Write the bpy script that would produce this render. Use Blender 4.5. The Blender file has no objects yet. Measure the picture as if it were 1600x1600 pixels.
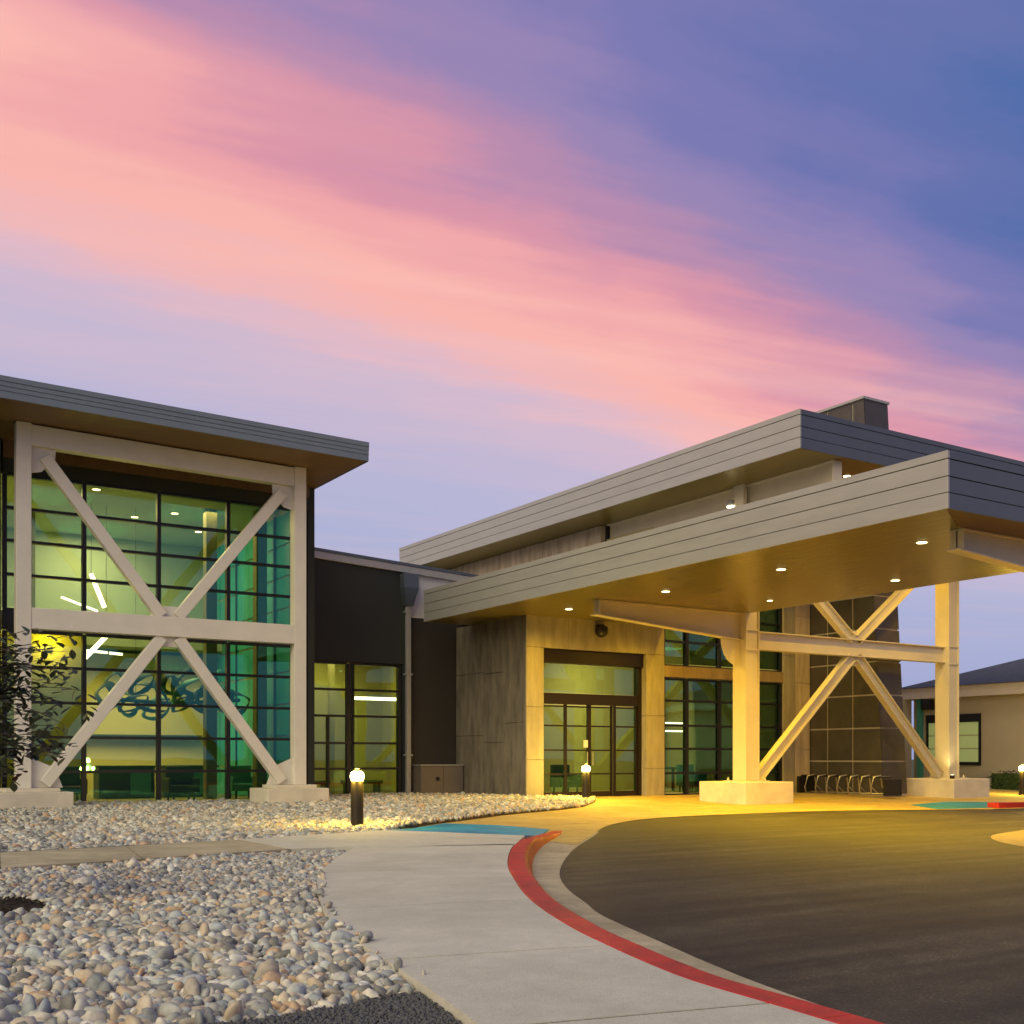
import bpy, bmesh, math, random
import numpy as np
from mathutils import Vector, Matrix, noise as mnoise
R = math.radians
random.seed(7); rng = np.random.default_rng(11)
SC = bpy.context.scene
COL = SC.collection

# ------------------------------------------------------------------ camera
cam = bpy.data.cameras.new('camera'); camo = bpy.data.objects.new('camera', cam); COL.objects.link(camo)
camo.location = (0, 0, 1.15); camo.rotation_euler = (R(90), 0, R(-32.5))
cam.sensor_width = 36; cam.lens = 39.4; cam.shift_y = 0.24
cam.clip_start = 0.1; cam.clip_end = 2000
SC.camera = camo
SC.view_settings.view_transform = 'Standard'; SC.view_settings.look = 'None'
SC.view_settings.exposure = 0; SC.view_settings.gamma = 1
SC.render.engine = 'CYCLES'
SC.cycles.use_denoising = True
SC.cycles.max_bounces = 8; SC.cycles.transparent_max_bounces = 16
SC.cycles.sample_clamp_indirect = 8

def lin(r, g, b):
    f = lambda c: (c/255/12.92) if c/255 <= .04045 else ((c/255+.055)/1.055)**2.4
    return (f(r), f(g), f(b), 1)

# ------------------------------------------------------------------ world: dusk sky with cloud sheet
W = bpy.data.worlds.new('World'); SC.world = W; W.use_nodes = True
nt = W.node_tree; N = nt.nodes; L = nt.links; N.clear()
def wn(t, **k):
    n = N.new(t)
    for a, b in k.items(): setattr(n, a, b)
    return n
def wm(op, a, b=None, c=None, clamp=False):
    n = wn('ShaderNodeMath', operation=op, use_clamp=clamp)
    for i, v in enumerate((a, b, c)):
        if v is None: continue
        if isinstance(v, (int, float)): n.inputs[i].default_value = v
        else: L.new(v, n.inputs[i])
    return n.outputs[0]
def wramp(fac, stops, interp='EASE'):
    n = wn('ShaderNodeValToRGB'); cr = n.color_ramp; cr.interpolation = interp
    while len(cr.elements) < len(stops): cr.elements.new(.5)
    for e, (p, c) in zip(cr.elements, sorted(stops)): e.position = p; e.color = c
    L.new(fac, n.inputs[0]); return n.outputs[0]
def wmix(f, a, b):
    n = wn('ShaderNodeMix', data_type='RGBA')
    if isinstance(f, (int, float)): n.inputs[0].default_value = f
    else: L.new(f, n.inputs[0])
    for i, v in ((6, a), (7, b)):
        if isinstance(v, tuple): n.inputs[i].default_value = v
        else: L.new(v, n.inputs[i])
    return n.outputs[2]
tc = wn('ShaderNodeTexCoord'); sp = wn('ShaderNodeSeparateXYZ')
nrm = wn('ShaderNodeVectorMath', operation='NORMALIZE'); L.new(tc.outputs['Generated'], nrm.inputs[0]); L.new(nrm.outputs[0], sp.inputs[0])
x, y, z = sp.outputs
zc = wm('MAXIMUM', z, .035)
s = wm('DIVIDE', y, zc); t = wm('DIVIDE', x, zc)
def wnoise(a, b, off, scale, detail, rough=.55):
    cx = wn('ShaderNodeCombineXYZ'); L.new(a, cx.inputs[0]); L.new(b, cx.inputs[1]); cx.inputs[2].default_value = off
    n = wn('ShaderNodeTexNoise'); n.inputs['Scale'].default_value = scale; n.inputs['Detail'].default_value = detail
    n.inputs['Roughness'].default_value = rough; L.new(cx.outputs[0], n.inputs['Vector']); return n.outputs['Fac']
n1 = wnoise(wm('MULTIPLY', t, .55), wm('MULTIPLY', s, 1.1), 3.1, 1.0, 3)
n2 = wnoise(wm('MULTIPLY', t, .42), wm('MULTIPLY_ADD', t, .5, wm('MULTIPLY', s, 3.4)), 8.3, 1.0, 4)
n3 = wnoise(wm('MULTIPLY', t, 1.6), wm('MULTIPLY', s, 2.2), 5.7, 1.0, 5, .6)
tcl = wm('MINIMUM', wm('MAXIMUM', t, -1.0), 3.6)
sd = wm('ADD', s, wm('MULTIPLY', wm('SUBTRACT', n1, .5), .5))
sd = wm('ADD', sd, wm('MULTIPLY_ADD', tcl, -.27, .36))
sd = wm('ADD', sd, wm('MULTIPLY', wm('SUBTRACT', n2, .5), .65))
sd = wm('ADD', sd, wm('MULTIPLY', wm('SUBTRACT', n3, .5), .45))
# lines of equal colour tilt a little away from +X: the band narrows to the right
front = wramp(wm('DIVIDE', sd, 5.0, clamp=True), [(v/5.0, lin(*c)) for v, c in (
    (0.0, (38, 88, 160)), (.75, (62, 104, 168)), (1.02, (98, 112, 172)), (1.22, (122, 120, 178)), (1.42, (150, 132, 180)),
    (1.62, (182, 138, 174)), (1.82, (216, 148, 168)), (2.0, (240, 166, 168)), (2.16, (248, 180, 172)), (2.34, (240, 182, 182)), (2.5, (222, 184, 198)),
    (2.68, (206, 184, 206)), (3.0, (192, 182, 210)), (3.6, (182, 180, 212)), (4.6, (170, 176, 212)))])
n4 = wnoise(wm('MULTIPLY', t, .30), wm('MULTIPLY_ADD', t, .45, wm('MULTIPLY', s, 2.2)), 12.4, 1.0, 4, .55)
wisp = wramp(n4, [(.42, (0, 0, 0, 1)), (.72, (1, 1, 1, 1))])
band = wramp(wm('DIVIDE', sd, 5.0, clamp=True), [(.26, (.05, .05, .05, 1)), (.36, (.5, .5, .5, 1)), (.46, (.5, .5, .5, 1)), (.54, (.15, .15, .15, 1))])
front = wmix(wm('MULTIPLY', wisp, band), front, lin(255, 196, 186))
elev = wramp(z, [(0, lin(150, 160, 205)), (.12, lin(168, 172, 210)), (.3, lin(135, 135, 185)), (.55, lin(58, 92, 155)), (1, lin(28, 70, 140))])
hz = wramp(z, [(0, (0, 0, 0, 1)), (.05, (0, 0, 0, 1)), (.17, (1, 1, 1, 1))])
frontmix = wmix(hz, elev, front)
# same cloud sheet overhead and behind, thinner
sb = wm('ADD', wm('ABSOLUTE', s), wm('MULTIPLY', wm('SUBTRACT', n1, .5), 1.6))
bandb = wramp(wm('DIVIDE', sb, 5.0, clamp=True), [(.30, (0, 0, 0, 1)), (.42, (.55, .55, .55, 1)), (.6, (.1, .1, .1, 1)), (.8, (.3, .3, .3, 1)), (1, (0, 0, 0, 1))])
back = wmix(bandb, elev, lin(226, 160, 170))
wf = wm('MULTIPLY_ADD', y, 4.0, .3, clamp=True)
allsky = wmix(wf, back, frontmix)
# afterglow low toward -X, where the sun went down
gl = wm('MULTIPLY', wm('POWER', wm('MAXIMUM', wm('MULTIPLY', x, -1.0), 0.0), 3.0), wm('POWER', wm('SUBTRACT', 1.0, wm('MAXIMUM', z, 0.0)), 5.0))
allsky = wmix(wm('MULTIPLY', gl, .75, clamp=True), allsky, (1.15, .62, .36, 1))
sky = wn('ShaderNodeTexSky'); sky.sky_type = 'NISHITA'; sky.sun_disc = False
sky.sun_elevation = R(14); sky.sun_rotation = R(-82)
bg1 = wn('ShaderNodeBackground'); L.new(allsky, bg1.inputs[0]); bg1.inputs[1].default_value = 1.0
bg2 = wn('ShaderNodeBackground'); L.new(sky.outputs[0], bg2.inputs[0]); bg2.inputs[1].default_value = .004
add = wn('ShaderNodeAddShader'); L.new(bg1.outputs[0], add.inputs[0]); L.new(bg2.outputs[0], add.inputs[1])
wo = wn('ShaderNodeOutputWorld'); L.new(add.outputs[0], wo.inputs[0])

# the afterglow as a very soft, weak sun
sl = bpy.data.lights.new('sun', 'SUN'); sl.energy = 3.1; sl.angle = R(60); sl.color = (1, .87, .52)
so = bpy.data.objects.new('sun', sl); COL.objects.link(so)
so.rotation_euler = Vector((.74, .34, -.58)).to_track_quat('-Z', 'Y').to_euler()

# ------------------------------------------------------------------ materials
def mat(name, col, rough=.6, metal=0, var=.0, vscale=3, bump=0, bscale=40, stretch=(1, 1, 1), col2=None, emit=None, estr=0, spec=.5, detail=5, stain=0, speck=0):
    m = bpy.data.materials.new(name); m.use_nodes = True; n = m.node_tree.nodes; l = m.node_tree.links
    b = n['Principled BSDF']; b.inputs['Roughness'].default_value = rough; b.inputs['Metallic'].default_value = metal
    b.inputs['Specular IOR Level'].default_value = spec
    c = (*col, 1) if len(col) == 3 else col
    b.inputs['Base Color'].default_value = c
    if emit: b.inputs['Emission Color'].default_value = (*emit, 1); b.inputs['Emission Strength'].default_value = estr
    if var or bump or col2:
        tcn = n.new('ShaderNodeTexCoord'); mp = n.new('ShaderNodeMapping'); mp.inputs['Scale'].default_value = stretch
        l.new(tcn.outputs['Object'], mp.inputs[0])
    if var or col2:
        nz = n.new('ShaderNodeTexNoise'); nz.inputs['Scale'].default_value = vscale; nz.inputs['Detail'].default_value = detail; nz.inputs['Roughness'].default_value = .62
        l.new(mp.outputs[0], nz.inputs['Vector'])
        r = n.new('ShaderNodeValToRGB'); e = r.color_ramp.elements
        e[0].position = .32; e[1].position = .7
        if col2: e[0].color = c; e[1].color = (*col2, 1)
        else:
            e[0].color = tuple(v*(1-var) for v in c[:3])+(1,); e[1].color = tuple(min(1, v*(1+var)) for v in c[:3])+(1,)
        l.new(nz.outputs['Fac'], r.inputs[0]); l.new(r.outputs[0], b.inputs['Base Color'])
        rr = n.new('ShaderNodeMapRange'); rr.inputs[3].default_value = max(0, rough-.08); rr.inputs[4].default_value = min(1, rough+.1)
        l.new(nz.outputs['Fac'], rr.inputs[0]); l.new(rr.outputs[0], b.inputs['Roughness'])
    for amt, sc_, lo, hi in ((stain, .55, .38, .62), (stain*.8, 4.5, .40, .66), (speck, 75 if speck > .5 else 120, .38, .62)):
        if not amt: continue
        a_ = n.new('ShaderNodeTexNoise'); a_.inputs['Scale'].default_value = sc_; a_.inputs['Detail'].default_value = 8; a_.inputs['Roughness'].default_value = .7
        a_.inputs['Distortion'].default_value = .6; l.new(mp.outputs[0], a_.inputs['Vector'])
        r_ = n.new('ShaderNodeMapRange'); r_.inputs[1].default_value = lo; r_.inputs[2].default_value = hi; r_.inputs[3].default_value = 1-amt; r_.inputs[4].default_value = 1+amt*.5
        l.new(a_.outputs['Fac'], r_.inputs[0])
        m_ = n.new('ShaderNodeVectorMath'); m_.operation = 'SCALE'; old_ = b.inputs['Base Color'].links[0].from_socket
        l.new(old_, m_.inputs[0]); l.new(r_.outputs[0], m_.inputs['Scale']); l.new(m_.outputs[0], b.inputs['Base Color'])
    if bump:
        nb = n.new('ShaderNodeTexNoise'); nb.inputs['Scale'].default_value = bscale; nb.inputs['Detail'].default_value = 6
        l.new(mp.outputs[0], nb.inputs['Vector'])
        bp = n.new('ShaderNodeBump'); bp.inputs['Strength'].default_value = bump; bp.inputs['Distance'].default_value = .01
        l.new(nb.outputs['Fac'], bp.inputs['Height']); l.new(bp.outputs[0], b.inputs['Normal'])
    return m
def emat(name, col, st):
    m = bpy.data.materials.new(name); m.use_nodes = True; n = m.node_tree.nodes; n.clear()
    e = n.new('ShaderNodeEmission'); e.inputs[0].default_value = (*col, 1); e.inputs[1].default_value = st
    o = n.new('ShaderNodeOutputMaterial'); m.node_tree.links.new(e.outputs[0], o.inputs[0]); return m
def glassmat(name, tint, refl, rmin=.06, rmax=.9):
    m = bpy.data.materials.new(name); m.use_nodes = True; n = m.node_tree.nodes; l = m.node_tree.links; n.clear()
    tr = n.new('ShaderNodeBsdfTransparent'); tr.inputs[0].default_value = (*tint, 1)
    g = n.new('ShaderNodeBsdfGlossy'); g.inputs[0].default_value = (*refl, 1); g.inputs['Roughness'].default_value = .008
    fr = n.new('ShaderNodeFresnel'); fr.inputs[0].default_value = 1.5
    mr = n.new('ShaderNodeMapRange'); mr.inputs[1].default_value = 0; mr.inputs[2].default_value = 1; mr.inputs[3].default_value = rmin; mr.inputs[4].default_value = rmax
    l.new(fr.outputs[0], mr.inputs[0])
    # float glass is never quite flat
    tcn = n.new('ShaderNodeTexCoord'); nz = n.new('ShaderNodeTexNoise'); nz.inputs['Scale'].default_value = .9; nz.inputs['Detail'].default_value = 1
    l.new(tcn.outputs['Object'], nz.inputs['Vector'])
    bp = n.new('ShaderNodeBump'); bp.inputs['Strength'].default_value = .12; bp.inputs['Distance'].default_value = .02
    l.new(nz.outputs['Fac'], bp.inputs['Height']); l.new(bp.outputs[0], g.inputs['Normal'])
    mx = n.new('ShaderNodeMixShader'); l.new(mr.outputs[0], mx.inputs[0]); l.new(tr.outputs[0], mx.inputs[1]); l.new(g.outputs[0], mx.inputs[2])
    o = n.new('ShaderNodeOutputMaterial'); l.new(mx.outputs[0], o.inputs[0]); return m

M = {}
M['steel'] = mat('white_painted_steel', (.66, .63, .55), .42, var=.05, vscale=2)
M['lamp_tinted_steel'] = mat('lamp_yellowed_steel', (.62, .555, .40), .42, var=.05, vscale=2)  # same paint as the white steel, with yellow lamplight put into its colour
M['plinth'] = mat('cast_concrete_plinth', (.60, .55, .45), .85, var=.12, vscale=2.5, bump=.25, bscale=30)
M['fascia'] = mat('grey_metal_fascia', (.36, .355, .33), .36, metal=.3, var=.06, vscale=1.2, stretch=(1, 1, 6), bump=.03, bscale=9)
M['dark_and_shaded'] = mat('slate_and_shaded_metal', (.095, .115, .14), .4, metal=.35, var=.07, vscale=1.2)  # front fascias: shade put into the grey; hopper and coping are plain dark metal
M['soffit'] = mat('bronze_soffit', (.20, .16, .035), .30, metal=.25, var=.10, vscale=1.5, stretch=(4, .5, 1))
M['brown_and_shaded'] = mat('brown_and_shaded_soffit', (.13, .075, .035), .5, var=.15, vscale=2, stretch=(4, .6, 1))  # front and right-hand soffits have shade put into the colour; header is brown
M['fascia_mid'] = mat('blue_grey_metal_fascia', (.17, .205, .235), .4, metal=.3, var=.05, vscale=1.2)
M['atrium_soffit'] = mat('atrium_brown_soffit', (.17, .105, .045), .5, var=.12, vscale=2, stretch=(.6, 4, 1))
M['roof'] = mat('roof_membrane', (.35, .35, .36), .9, var=.1)
M['charcoal'] = mat('charcoal_render', (.024, .027, .026), .85, var=.14, vscale=1.4, bump=.3, bscale=60)
M['brownwall'] = mat('dark_brown_render', (.030, .025, .020), .85, var=.14, vscale=1.4, bump=.3, bscale=60)
M['lightwall'] = mat('pale_parapet', (.55, .54, .53), .7, var=.05)
M['cap'] = mat('metal_coping', (.36, .35, .33), .4, metal=.3, var=.05)
M['mullion'] = mat('black_aluminium', (.014, .014, .015), .4, metal=.3)
M['mulbrown'] = mat('dark_bronze_aluminium', (.016, .010, .008), .45, metal=.3)
M['board'] = mat('board_formed_concrete', (.095, .082, .06), .9, col2=(.21, .18, .13), vscale=2.4, stretch=(2.2, 2.2, .5), bump=.6, bscale=22, detail=9)
M['board2'] = mat('warm_board_concrete', (.24, .21, .15), .9, col2=(.36, .32, .235), vscale=2.2, stretch=(2.2, 2.2, .5), bump=.4, bscale=22, detail=8)
M['wood'] = mat('weathered_wood_panel', (.34, .27, .18), .7, col2=(.60, .50, .37), vscale=2.0, stretch=(2.5, 2.5, .35), bump=.3, bscale=20, detail=8)
M['spandrel'] = mat('rust_spandrel', (.22, .15, .075), .7, col2=(.32, .24, .13), vscale=4, stretch=(1, 1, .4))
M['tile'] = mat('dark_slate_tile', (.058, .05, .042), .42, var=.22, vscale=2.2, bump=.1, bscale=12)
M['joint'] = mat('pale_joint', (.50, .45, .35), .8)
M['concrete'] = mat('sidewalk_concrete', (.50, .48, .40), .86, col2=(.60, .575, .49), vscale=.9, bump=.35, bscale=120, detail=10, stain=.10, speck=.16)
M['joint_dark'] = mat('dark_joint', (.05, .045, .04), .9)
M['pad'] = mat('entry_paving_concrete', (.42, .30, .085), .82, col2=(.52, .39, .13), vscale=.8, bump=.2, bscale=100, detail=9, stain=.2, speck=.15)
M['gutter'] = mat('gutter_concrete', (.40, .34, .22), .85, col2=(.52, .45, .31), vscale=1.3, bump=.2, bscale=110, detail=9, stain=.22, speck=.2)
M['red'] = mat('red_kerb_paint', (.46, .012, .008), .5, col2=(.60, .03, .018), vscale=3.5, bump=.3, bscale=80, detail=9, stain=.3, speck=.2)
M['blue'] = mat('blue_ramp_paint', (.006, .23, .48), .55, col2=(.02, .32, .60), vscale=2, bump=.2, bscale=80, detail=8, stain=.25, speck=.2)
M['soil'] = mat('soil', (.06, .045, .03), .95, var=.3, vscale=8, bump=.6, bscale=40)
M['mulch'] = mat('bark_mulch', (.022, .014, .009), .95, var=.4, vscale=30, bump=1, bscale=60)
M['gravelbase'] = mat('gravel_bed', (.05, .05, .052), .95, var=.3, vscale=50, bump=1, bscale=80)
M['hedge'] = mat('hedge_green', (.018, .045, .012), .7, var=.4, vscale=9)
M['grass'] = mat('lawn', (.05, .075, .02), .9, var=.3, vscale=2)
M['bark'] = mat('bark', (.05, .035, .025), .9, var=.3, vscale=20, bump=.6)
M['leaf'] = mat('leaf_green', (.065, .080, .032), .45, var=.35, vscale=6)
M['leafred'] = mat('leaf_rusty', (.11, .05, .018), .5, var=.3, vscale=6)
M['bollard'] = mat('bollard_bronze', (.022, .018, .014), .4, metal=.5)
M['black'] = mat('black_plastic', (.01, .009, .009), .4)
M['tanwall'] = mat('tan_stucco', (.42, .38, .32), .9, var=.06, vscale=1, bump=.2, bscale=60)
M['shingle'] = mat('slate_shingle', (.075, .082, .11), .8, var=.25, vscale=4, stretch=(1, 1, 4))
M['whitefascia'] = mat('white_fascia', (.55, .50, .47), .6, var=.04)
M['in_wall'] = mat('cream_interior', (.52, .47, .22), .8, var=.05, vscale=.6)
M['in_yellow'] = mat('yellow_interior', (.58, .54, .12), .8, var=.05, vscale=.5)
M['in_ceil'] = mat('interior_ceiling', (.36, .44, .36), .8)
M['in_floor'] = mat('interior_floor', (.20, .18, .09), .45, var=.2, vscale=3)
M['in_teal'] = mat('teal_interior_panel', (.02, .30, .32), .4, var=.25, vscale=.7, stretch=(1, 1, .3))
M['in_dark'] = mat('dark_furniture', (.02, .045, .04), .5)
M['in_col'] = mat('olive_column', (.12, .11, .03), .6)
M['aqua'] = mat('aqua_furniture', (.05, .26, .24), .5)
M['sculpt'] = mat('petrol_sculpture', (.012, .045, .04), .7, var=.3, vscale=2)
M['tube'] = emat('lit_tube', (1, .95, .72), 5)
M['lens'] = emat('lit_lens', (1, .80, .38), 7)
M['lenspale'] = emat('lit_pale_lens', (1, .86, .55), 6)
M['bulb'] = emat('lit_bollard_lens', (1, .88, .42), 9)
M['ballglow'] = emat('lit_wall_lamp', (1, .85, .15), 1.6)
M['glass'] = glassmat('tinted_glass', (.90, .90, .75), (.11, .44, .38), .13, .95)
M['glass2'] = glassmat('clear_glass', (.84, .89, .74), (.2, .5, .42), .07, .9)
# asphalt
m = mat('asphalt', (.032, .029, .020), .60, col2=(.056, .050, .036), vscale=.5, bump=.9, bscale=90, stretch=(1, 1, 1), detail=12, stain=.35, speck=.7, spec=.4); M['asphalt'] = m
n = m.node_tree.nodes; l = m.node_tree.links
tcn = n.new('ShaderNodeTexCoord'); mp = n.new('ShaderNodeMapping'); mp.inputs['Rotation'].default_value = (0, 0, R(-32)); mp.inputs['Scale'].default_value = (.25, 3.5, 1)
l.new(tcn.outputs['Object'], mp.inputs[0]); nz = n.new('ShaderNodeTexNoise'); nz.inputs['Scale'].default_value = 1.0; nz.inputs['Detail'].default_value = 8
l.new(mp.outputs[0], nz.inputs['Vector'])
mx = n.new('ShaderNodeMix'); mx.data_type = 'RGBA'; mx.blend_type = 'MULTIPLY'; mx.inputs[0].default_value = .8
rp = n.new('ShaderNodeValToRGB'); rp.color_ramp.elements[0].position = .35; rp.color_ramp.elements[0].color = (.42, .42, .42, 1); rp.color_ramp.elements[1].position = .68; rp.color_ramp.elements[1].color = (1.95, 1.85, 1.75, 1)
l.new(nz.outputs['Fac'], rp.inputs[0]); b = n['Principled BSDF']; old = b.inputs['Base Color'].links[0].from_socket
sp2 = n.new('ShaderNodeTexNoise'); sp2.inputs['Scale'].default_value = 55; sp2.inputs['Detail'].default_value = 2; l.new(tcn.outputs['Object'], sp2.inputs['Vector'])
rs = n.new('ShaderNodeValToRGB'); rs.color_ramp.elements[0].position = .6; rs.color_ramp.elements[1].position = .72
rs.color_ramp.elements[0].color = (1, 1, 1, 1); rs.color_ramp.elements[1].color = (3.4, 3.2, 3.0, 1); l.new(sp2.outputs['Fac'], rs.inputs[0])
mx2 = n.new('ShaderNodeMix'); mx2.data_type = 'RGBA'; mx2.blend_type = 'MULTIPLY'; mx2.inputs[0].default_value = .9
l.new(old, mx.inputs[6]); l.new(rp.outputs[0], mx.inputs[7]); l.new(mx.outputs[2], mx2.inputs[6]); l.new(rs.outputs[0], mx2.inputs[7]); l.new(mx2.outputs[2], b.inputs['Base Color'])
# river rock: colour per stone, with mottling
def rockmat(name, src):
    m = bpy.data.materials.new(name); m.use_nodes = True; n = m.node_tree.nodes; l = m.node_tree.links; b = n['Principled BSDF']
    if src == 'island': g = n.new('ShaderNodeNewGeometry'); f = g.outputs['Random Per Island']
    else: g = n.new('ShaderNodeObjectInfo'); f = g.outputs['Random']
    r = n.new('ShaderNodeValToRGB'); r.color_ramp.interpolation = 'CONSTANT'
    cs = [(.36, .37, .35), (.52, .50, .44), (.24, .26, .26), (.60, .53, .42), (.43, .43, .39), (.66, .66, .61), (.32, .36, .39), (.52, .37, .24), (.40, .36, .30), (.68, .64, .54), (.28, .29, .28), (.46, .50, .50), (.54, .45, .33), (.20, .20, .19), (.50, .51, .47)]
    while len(r.color_ramp.elements) < len(cs): r.color_ramp.elements.new(.5)
    for i, e in enumerate(r.color_ramp.elements): e.position = i/len(cs); e.color = (*[v*.95 for v in cs[i]], 1)
    l.new(f, r.inputs[0])
    tcn = n.new('ShaderNodeTexCoord'); nz = n.new('ShaderNodeTexNoise'); nz.inputs['Scale'].default_value = 28; nz.inputs['Detail'].default_value = 6
    l.new(tcn.outputs['Object'], nz.inputs['Vector'])
    r2 = n.new('ShaderNodeValToRGB'); r2.color_ramp.elements[0].position = .3; r2.color_ramp.elements[0].color = (.72, .70, .68, 1); r2.color_ramp.elements[1].position = .7; r2.color_ramp.elements[1].color = (1.15, 1.13, 1.1, 1)
    l.new(nz.outputs['Fac'], r2.inputs[0])
    mx = n.new('ShaderNodeMix'); mx.data_type = 'RGBA'; mx.blend_type = 'MULTIPLY'; mx.inputs[0].default_value = 1
    l.new(r.outputs[0], mx.inputs[6]); l.new(r2.outputs[0], mx.inputs[7]); l.new(mx.outputs[2], b.inputs['Base Color'])
    b.inputs['Roughness'].default_value = .72
    bp = n.new('ShaderNodeBump'); bp.inputs['Strength'].default_value = .35; bp.inputs['Distance'].default_value = .006
    l.new(nz.outputs['Fac'], bp.inputs['Height']); l.new(bp.outputs[0], b.inputs['Normal'])
    return m
M['rock'] = rockmat('river_rock_mass', 'island'); M['rock1'] = rockmat('river_rock_single', 'object')
M['grit'] = mat('dark_grit', (.05, .052, .058), .85, col2=(.11, .11, .12), vscale=60)

# ------------------------------------------------------------------ builders
class MB:
    def __init__(s): s.v = []; s.f = []
    def box(s, x0, x1, y0, y1, z0, z1):
        b = len(s.v); s.v += [(x, y, z) for z in (z0, z1) for x, y in ((x0, y0), (x1, y0), (x1, y1), (x0, y1))]
        s.f += [tuple(b+i for i in f) for f in ((3, 2, 1, 0), (4, 5, 6, 7), (0, 1, 5, 4), (1, 2, 6, 5), (2, 3, 7, 6), (3, 0, 4, 7))]; return s
    def hexa(s, pts):   # 8 points, bottom 4 then top 4
        b = len(s.v); s.v += [tuple(p) for p in pts]
        s.f += [tuple(b+i for i in f) for f in ((3, 2, 1, 0), (4, 5, 6, 7), (0, 1, 5, 4), (1, 2, 6, 5), (2, 3, 7, 6), (3, 0, 4, 7))]; return s
    def bar(s, a, b_, w, t, up=(0, 1, 0)):   # bar from a to b, width w (in plane), thickness t along 'up'
        a = Vector(a); b = Vector(b_); d = (b-a).normalized(); u = Vector(up).normalized(); sd = d.cross(u).normalized(); u = sd.cross(d)
        o = [(-w/2, -t/2), (w/2, -t/2), (w/2, t/2), (-w/2, t/2)]
        return s.hexa([a+sd*p+u*q for p, q in o]+[b+sd*p+u*q for p, q in o])
    def prism(s, poly, z0, z1):
        zf = (lambda f: f if callable(f) else (lambda x, y: f)); z0 = zf(z0); z1 = zf(z1)
        b = len(s.v); n = len(poly)
        s.v += [(x, y, z0(x, y)) for x, y in poly]+[(x, y, z1(x, y)) for x, y in poly]
        s.f += [tuple(b+i for i in reversed(range(n))), tuple(b+n+i for i in range(n))]+[(b+i, b+(i+1) % n, b+n+(i+1) % n, b+n+i) for i in range(n)]; return s
    def tube(s, pts, r, n=10, cap=True):
        pts = [Vector(p) for p in pts]; rs = r if isinstance(r, (list, tuple)) else [r]*len(pts); b0 = len(s.v)
        up = Vector((0, 0, 1)) if abs((pts[1]-pts[0]).normalized().z) < .9 else Vector((1, 0, 0))
        for i, p in enumerate(pts):
            d = (pts[min(i+1, len(pts)-1)]-pts[max(i-1, 0)]).normalized(); a = d.cross(up).normalized(); c = a.cross(d)
            s.v += [tuple(p+(a*math.cos(2*math.pi*k/n)+c*math.sin(2*math.pi*k/n))*rs[i]) for k in range(n)]
        for i in range(len(pts)-1):
            for k in range(n): s.f.append((b0+i*n+k, b0+i*n+(k+1) % n, b0+(i+1)*n+(k+1) % n, b0+(i+1)*n+k))
        if cap: s.f += [tuple(b0+k for k in reversed(range(n))), tuple(b0+(len(pts)-1)*n+k for k in range(n))]
        return s
    def lathe(s, cx, cy, prof, n=24):
        b = len(s.v)
        for r, z in prof: s.v += [(cx+r*math.cos(2*math.pi*k/n), cy+r*math.sin(2*math.pi*k/n), z) for k in range(n)]
        for i in range(len(prof)-1):
            for k in range(n): s.f.append((b+i*n+k, b+i*n+(k+1) % n, b+(i+1)*n+(k+1) % n, b+(i+1)*n+k))
        s.f += [tuple(b+k for k in reversed(range(n))), tuple(b+(len(prof)-1)*n+k for k in range(n))]; return s
    def build(s, name, m, parent=None, bevel=0, smooth=False, kind=None, label=None):
        me = bpy.data.meshes.new(name); me.from_pydata(s.v, [], s.f); me.update()
        bm = bmesh.new(); bm.from_mesh(me); bmesh.ops.recalc_face_normals(bm, faces=bm.faces); bm.to_mesh(me); bm.free()
        me.materials.append(M[m] if isinstance(m, str) else m)
        if smooth: me.shade_smooth() if hasattr(me, 'shade_smooth') else None
        o = bpy.data.objects.new(name, me); COL.objects.link(o); attach(o, parent)
        if bevel:
            bv = o.modifiers.new('bevel', 'BEVEL'); bv.width = bevel; bv.segments = 2; bv.limit_method = 'ANGLE'
        if kind: o['kind'] = kind
        if label: o['label'] = label
        return o
def wloc(o):
    v = Vector(o.location)
    p = o.parent
    return v if p is None else Vector((0, 0, 0))
def attach(o, p):
    if p is None: return
    o.parent = p
    q = p
    while q.parent is not None: q = q.parent
    # parts are modelled in world space: undo the root's translation (parts themselves sit at the identity)
    if p is q: o.matrix_parent_inverse = Matrix.Translation(-Vector(q.location))
def thing(name, label, cat, loc=(0, 0, 0), group=None):
    o = bpy.data.objects.new(name, None); COL.objects.link(o); o.location = loc; o.empty_display_size = .3
    o['label'] = label; o['category'] = cat
    if group: o['group'] = group
    return o
def tag(o, label, cat, group=None):
    o['label'] = label; o['category'] = cat
    if group: o['group'] = group
    return o
def dup(root, shift, label):
    r = root.copy(); COL.objects.link(r); r.location = Vector(root.location)+Vector(shift); r['label'] = label
    def rec(src, dst):
        for ch in list(src.children):
            c = ch.copy(); COL.objects.link(c); c.parent = dst; c.matrix_parent_inverse = ch.matrix_parent_inverse.copy(); rec(ch, c)
    rec(root, r); return r
def lamp(kind, loc, power, color, parent=None, size=.3, size_y=None, spot=None, blend=.8, aim=(0, 0, -1), name='lamp_light'):
    d = bpy.data.lights.new(name, kind); d.energy = power; d.color = color
    if kind == 'AREA':
        d.size = size
        if size_y: d.shape = 'RECTANGLE'; d.size_y = size_y
    elif kind == 'SPOT': d.spot_size = R(spot); d.spot_blend = 1.0; d.shadow_soft_size = size
    else: d.shadow_soft_size = size
    o = bpy.data.objects.new(name, d); COL.objects.link(o); o.location = loc
    o.rotation_euler = Vector(aim).to_track_quat('-Z', 'Y').to_euler()
    attach(o, parent); return o

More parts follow.
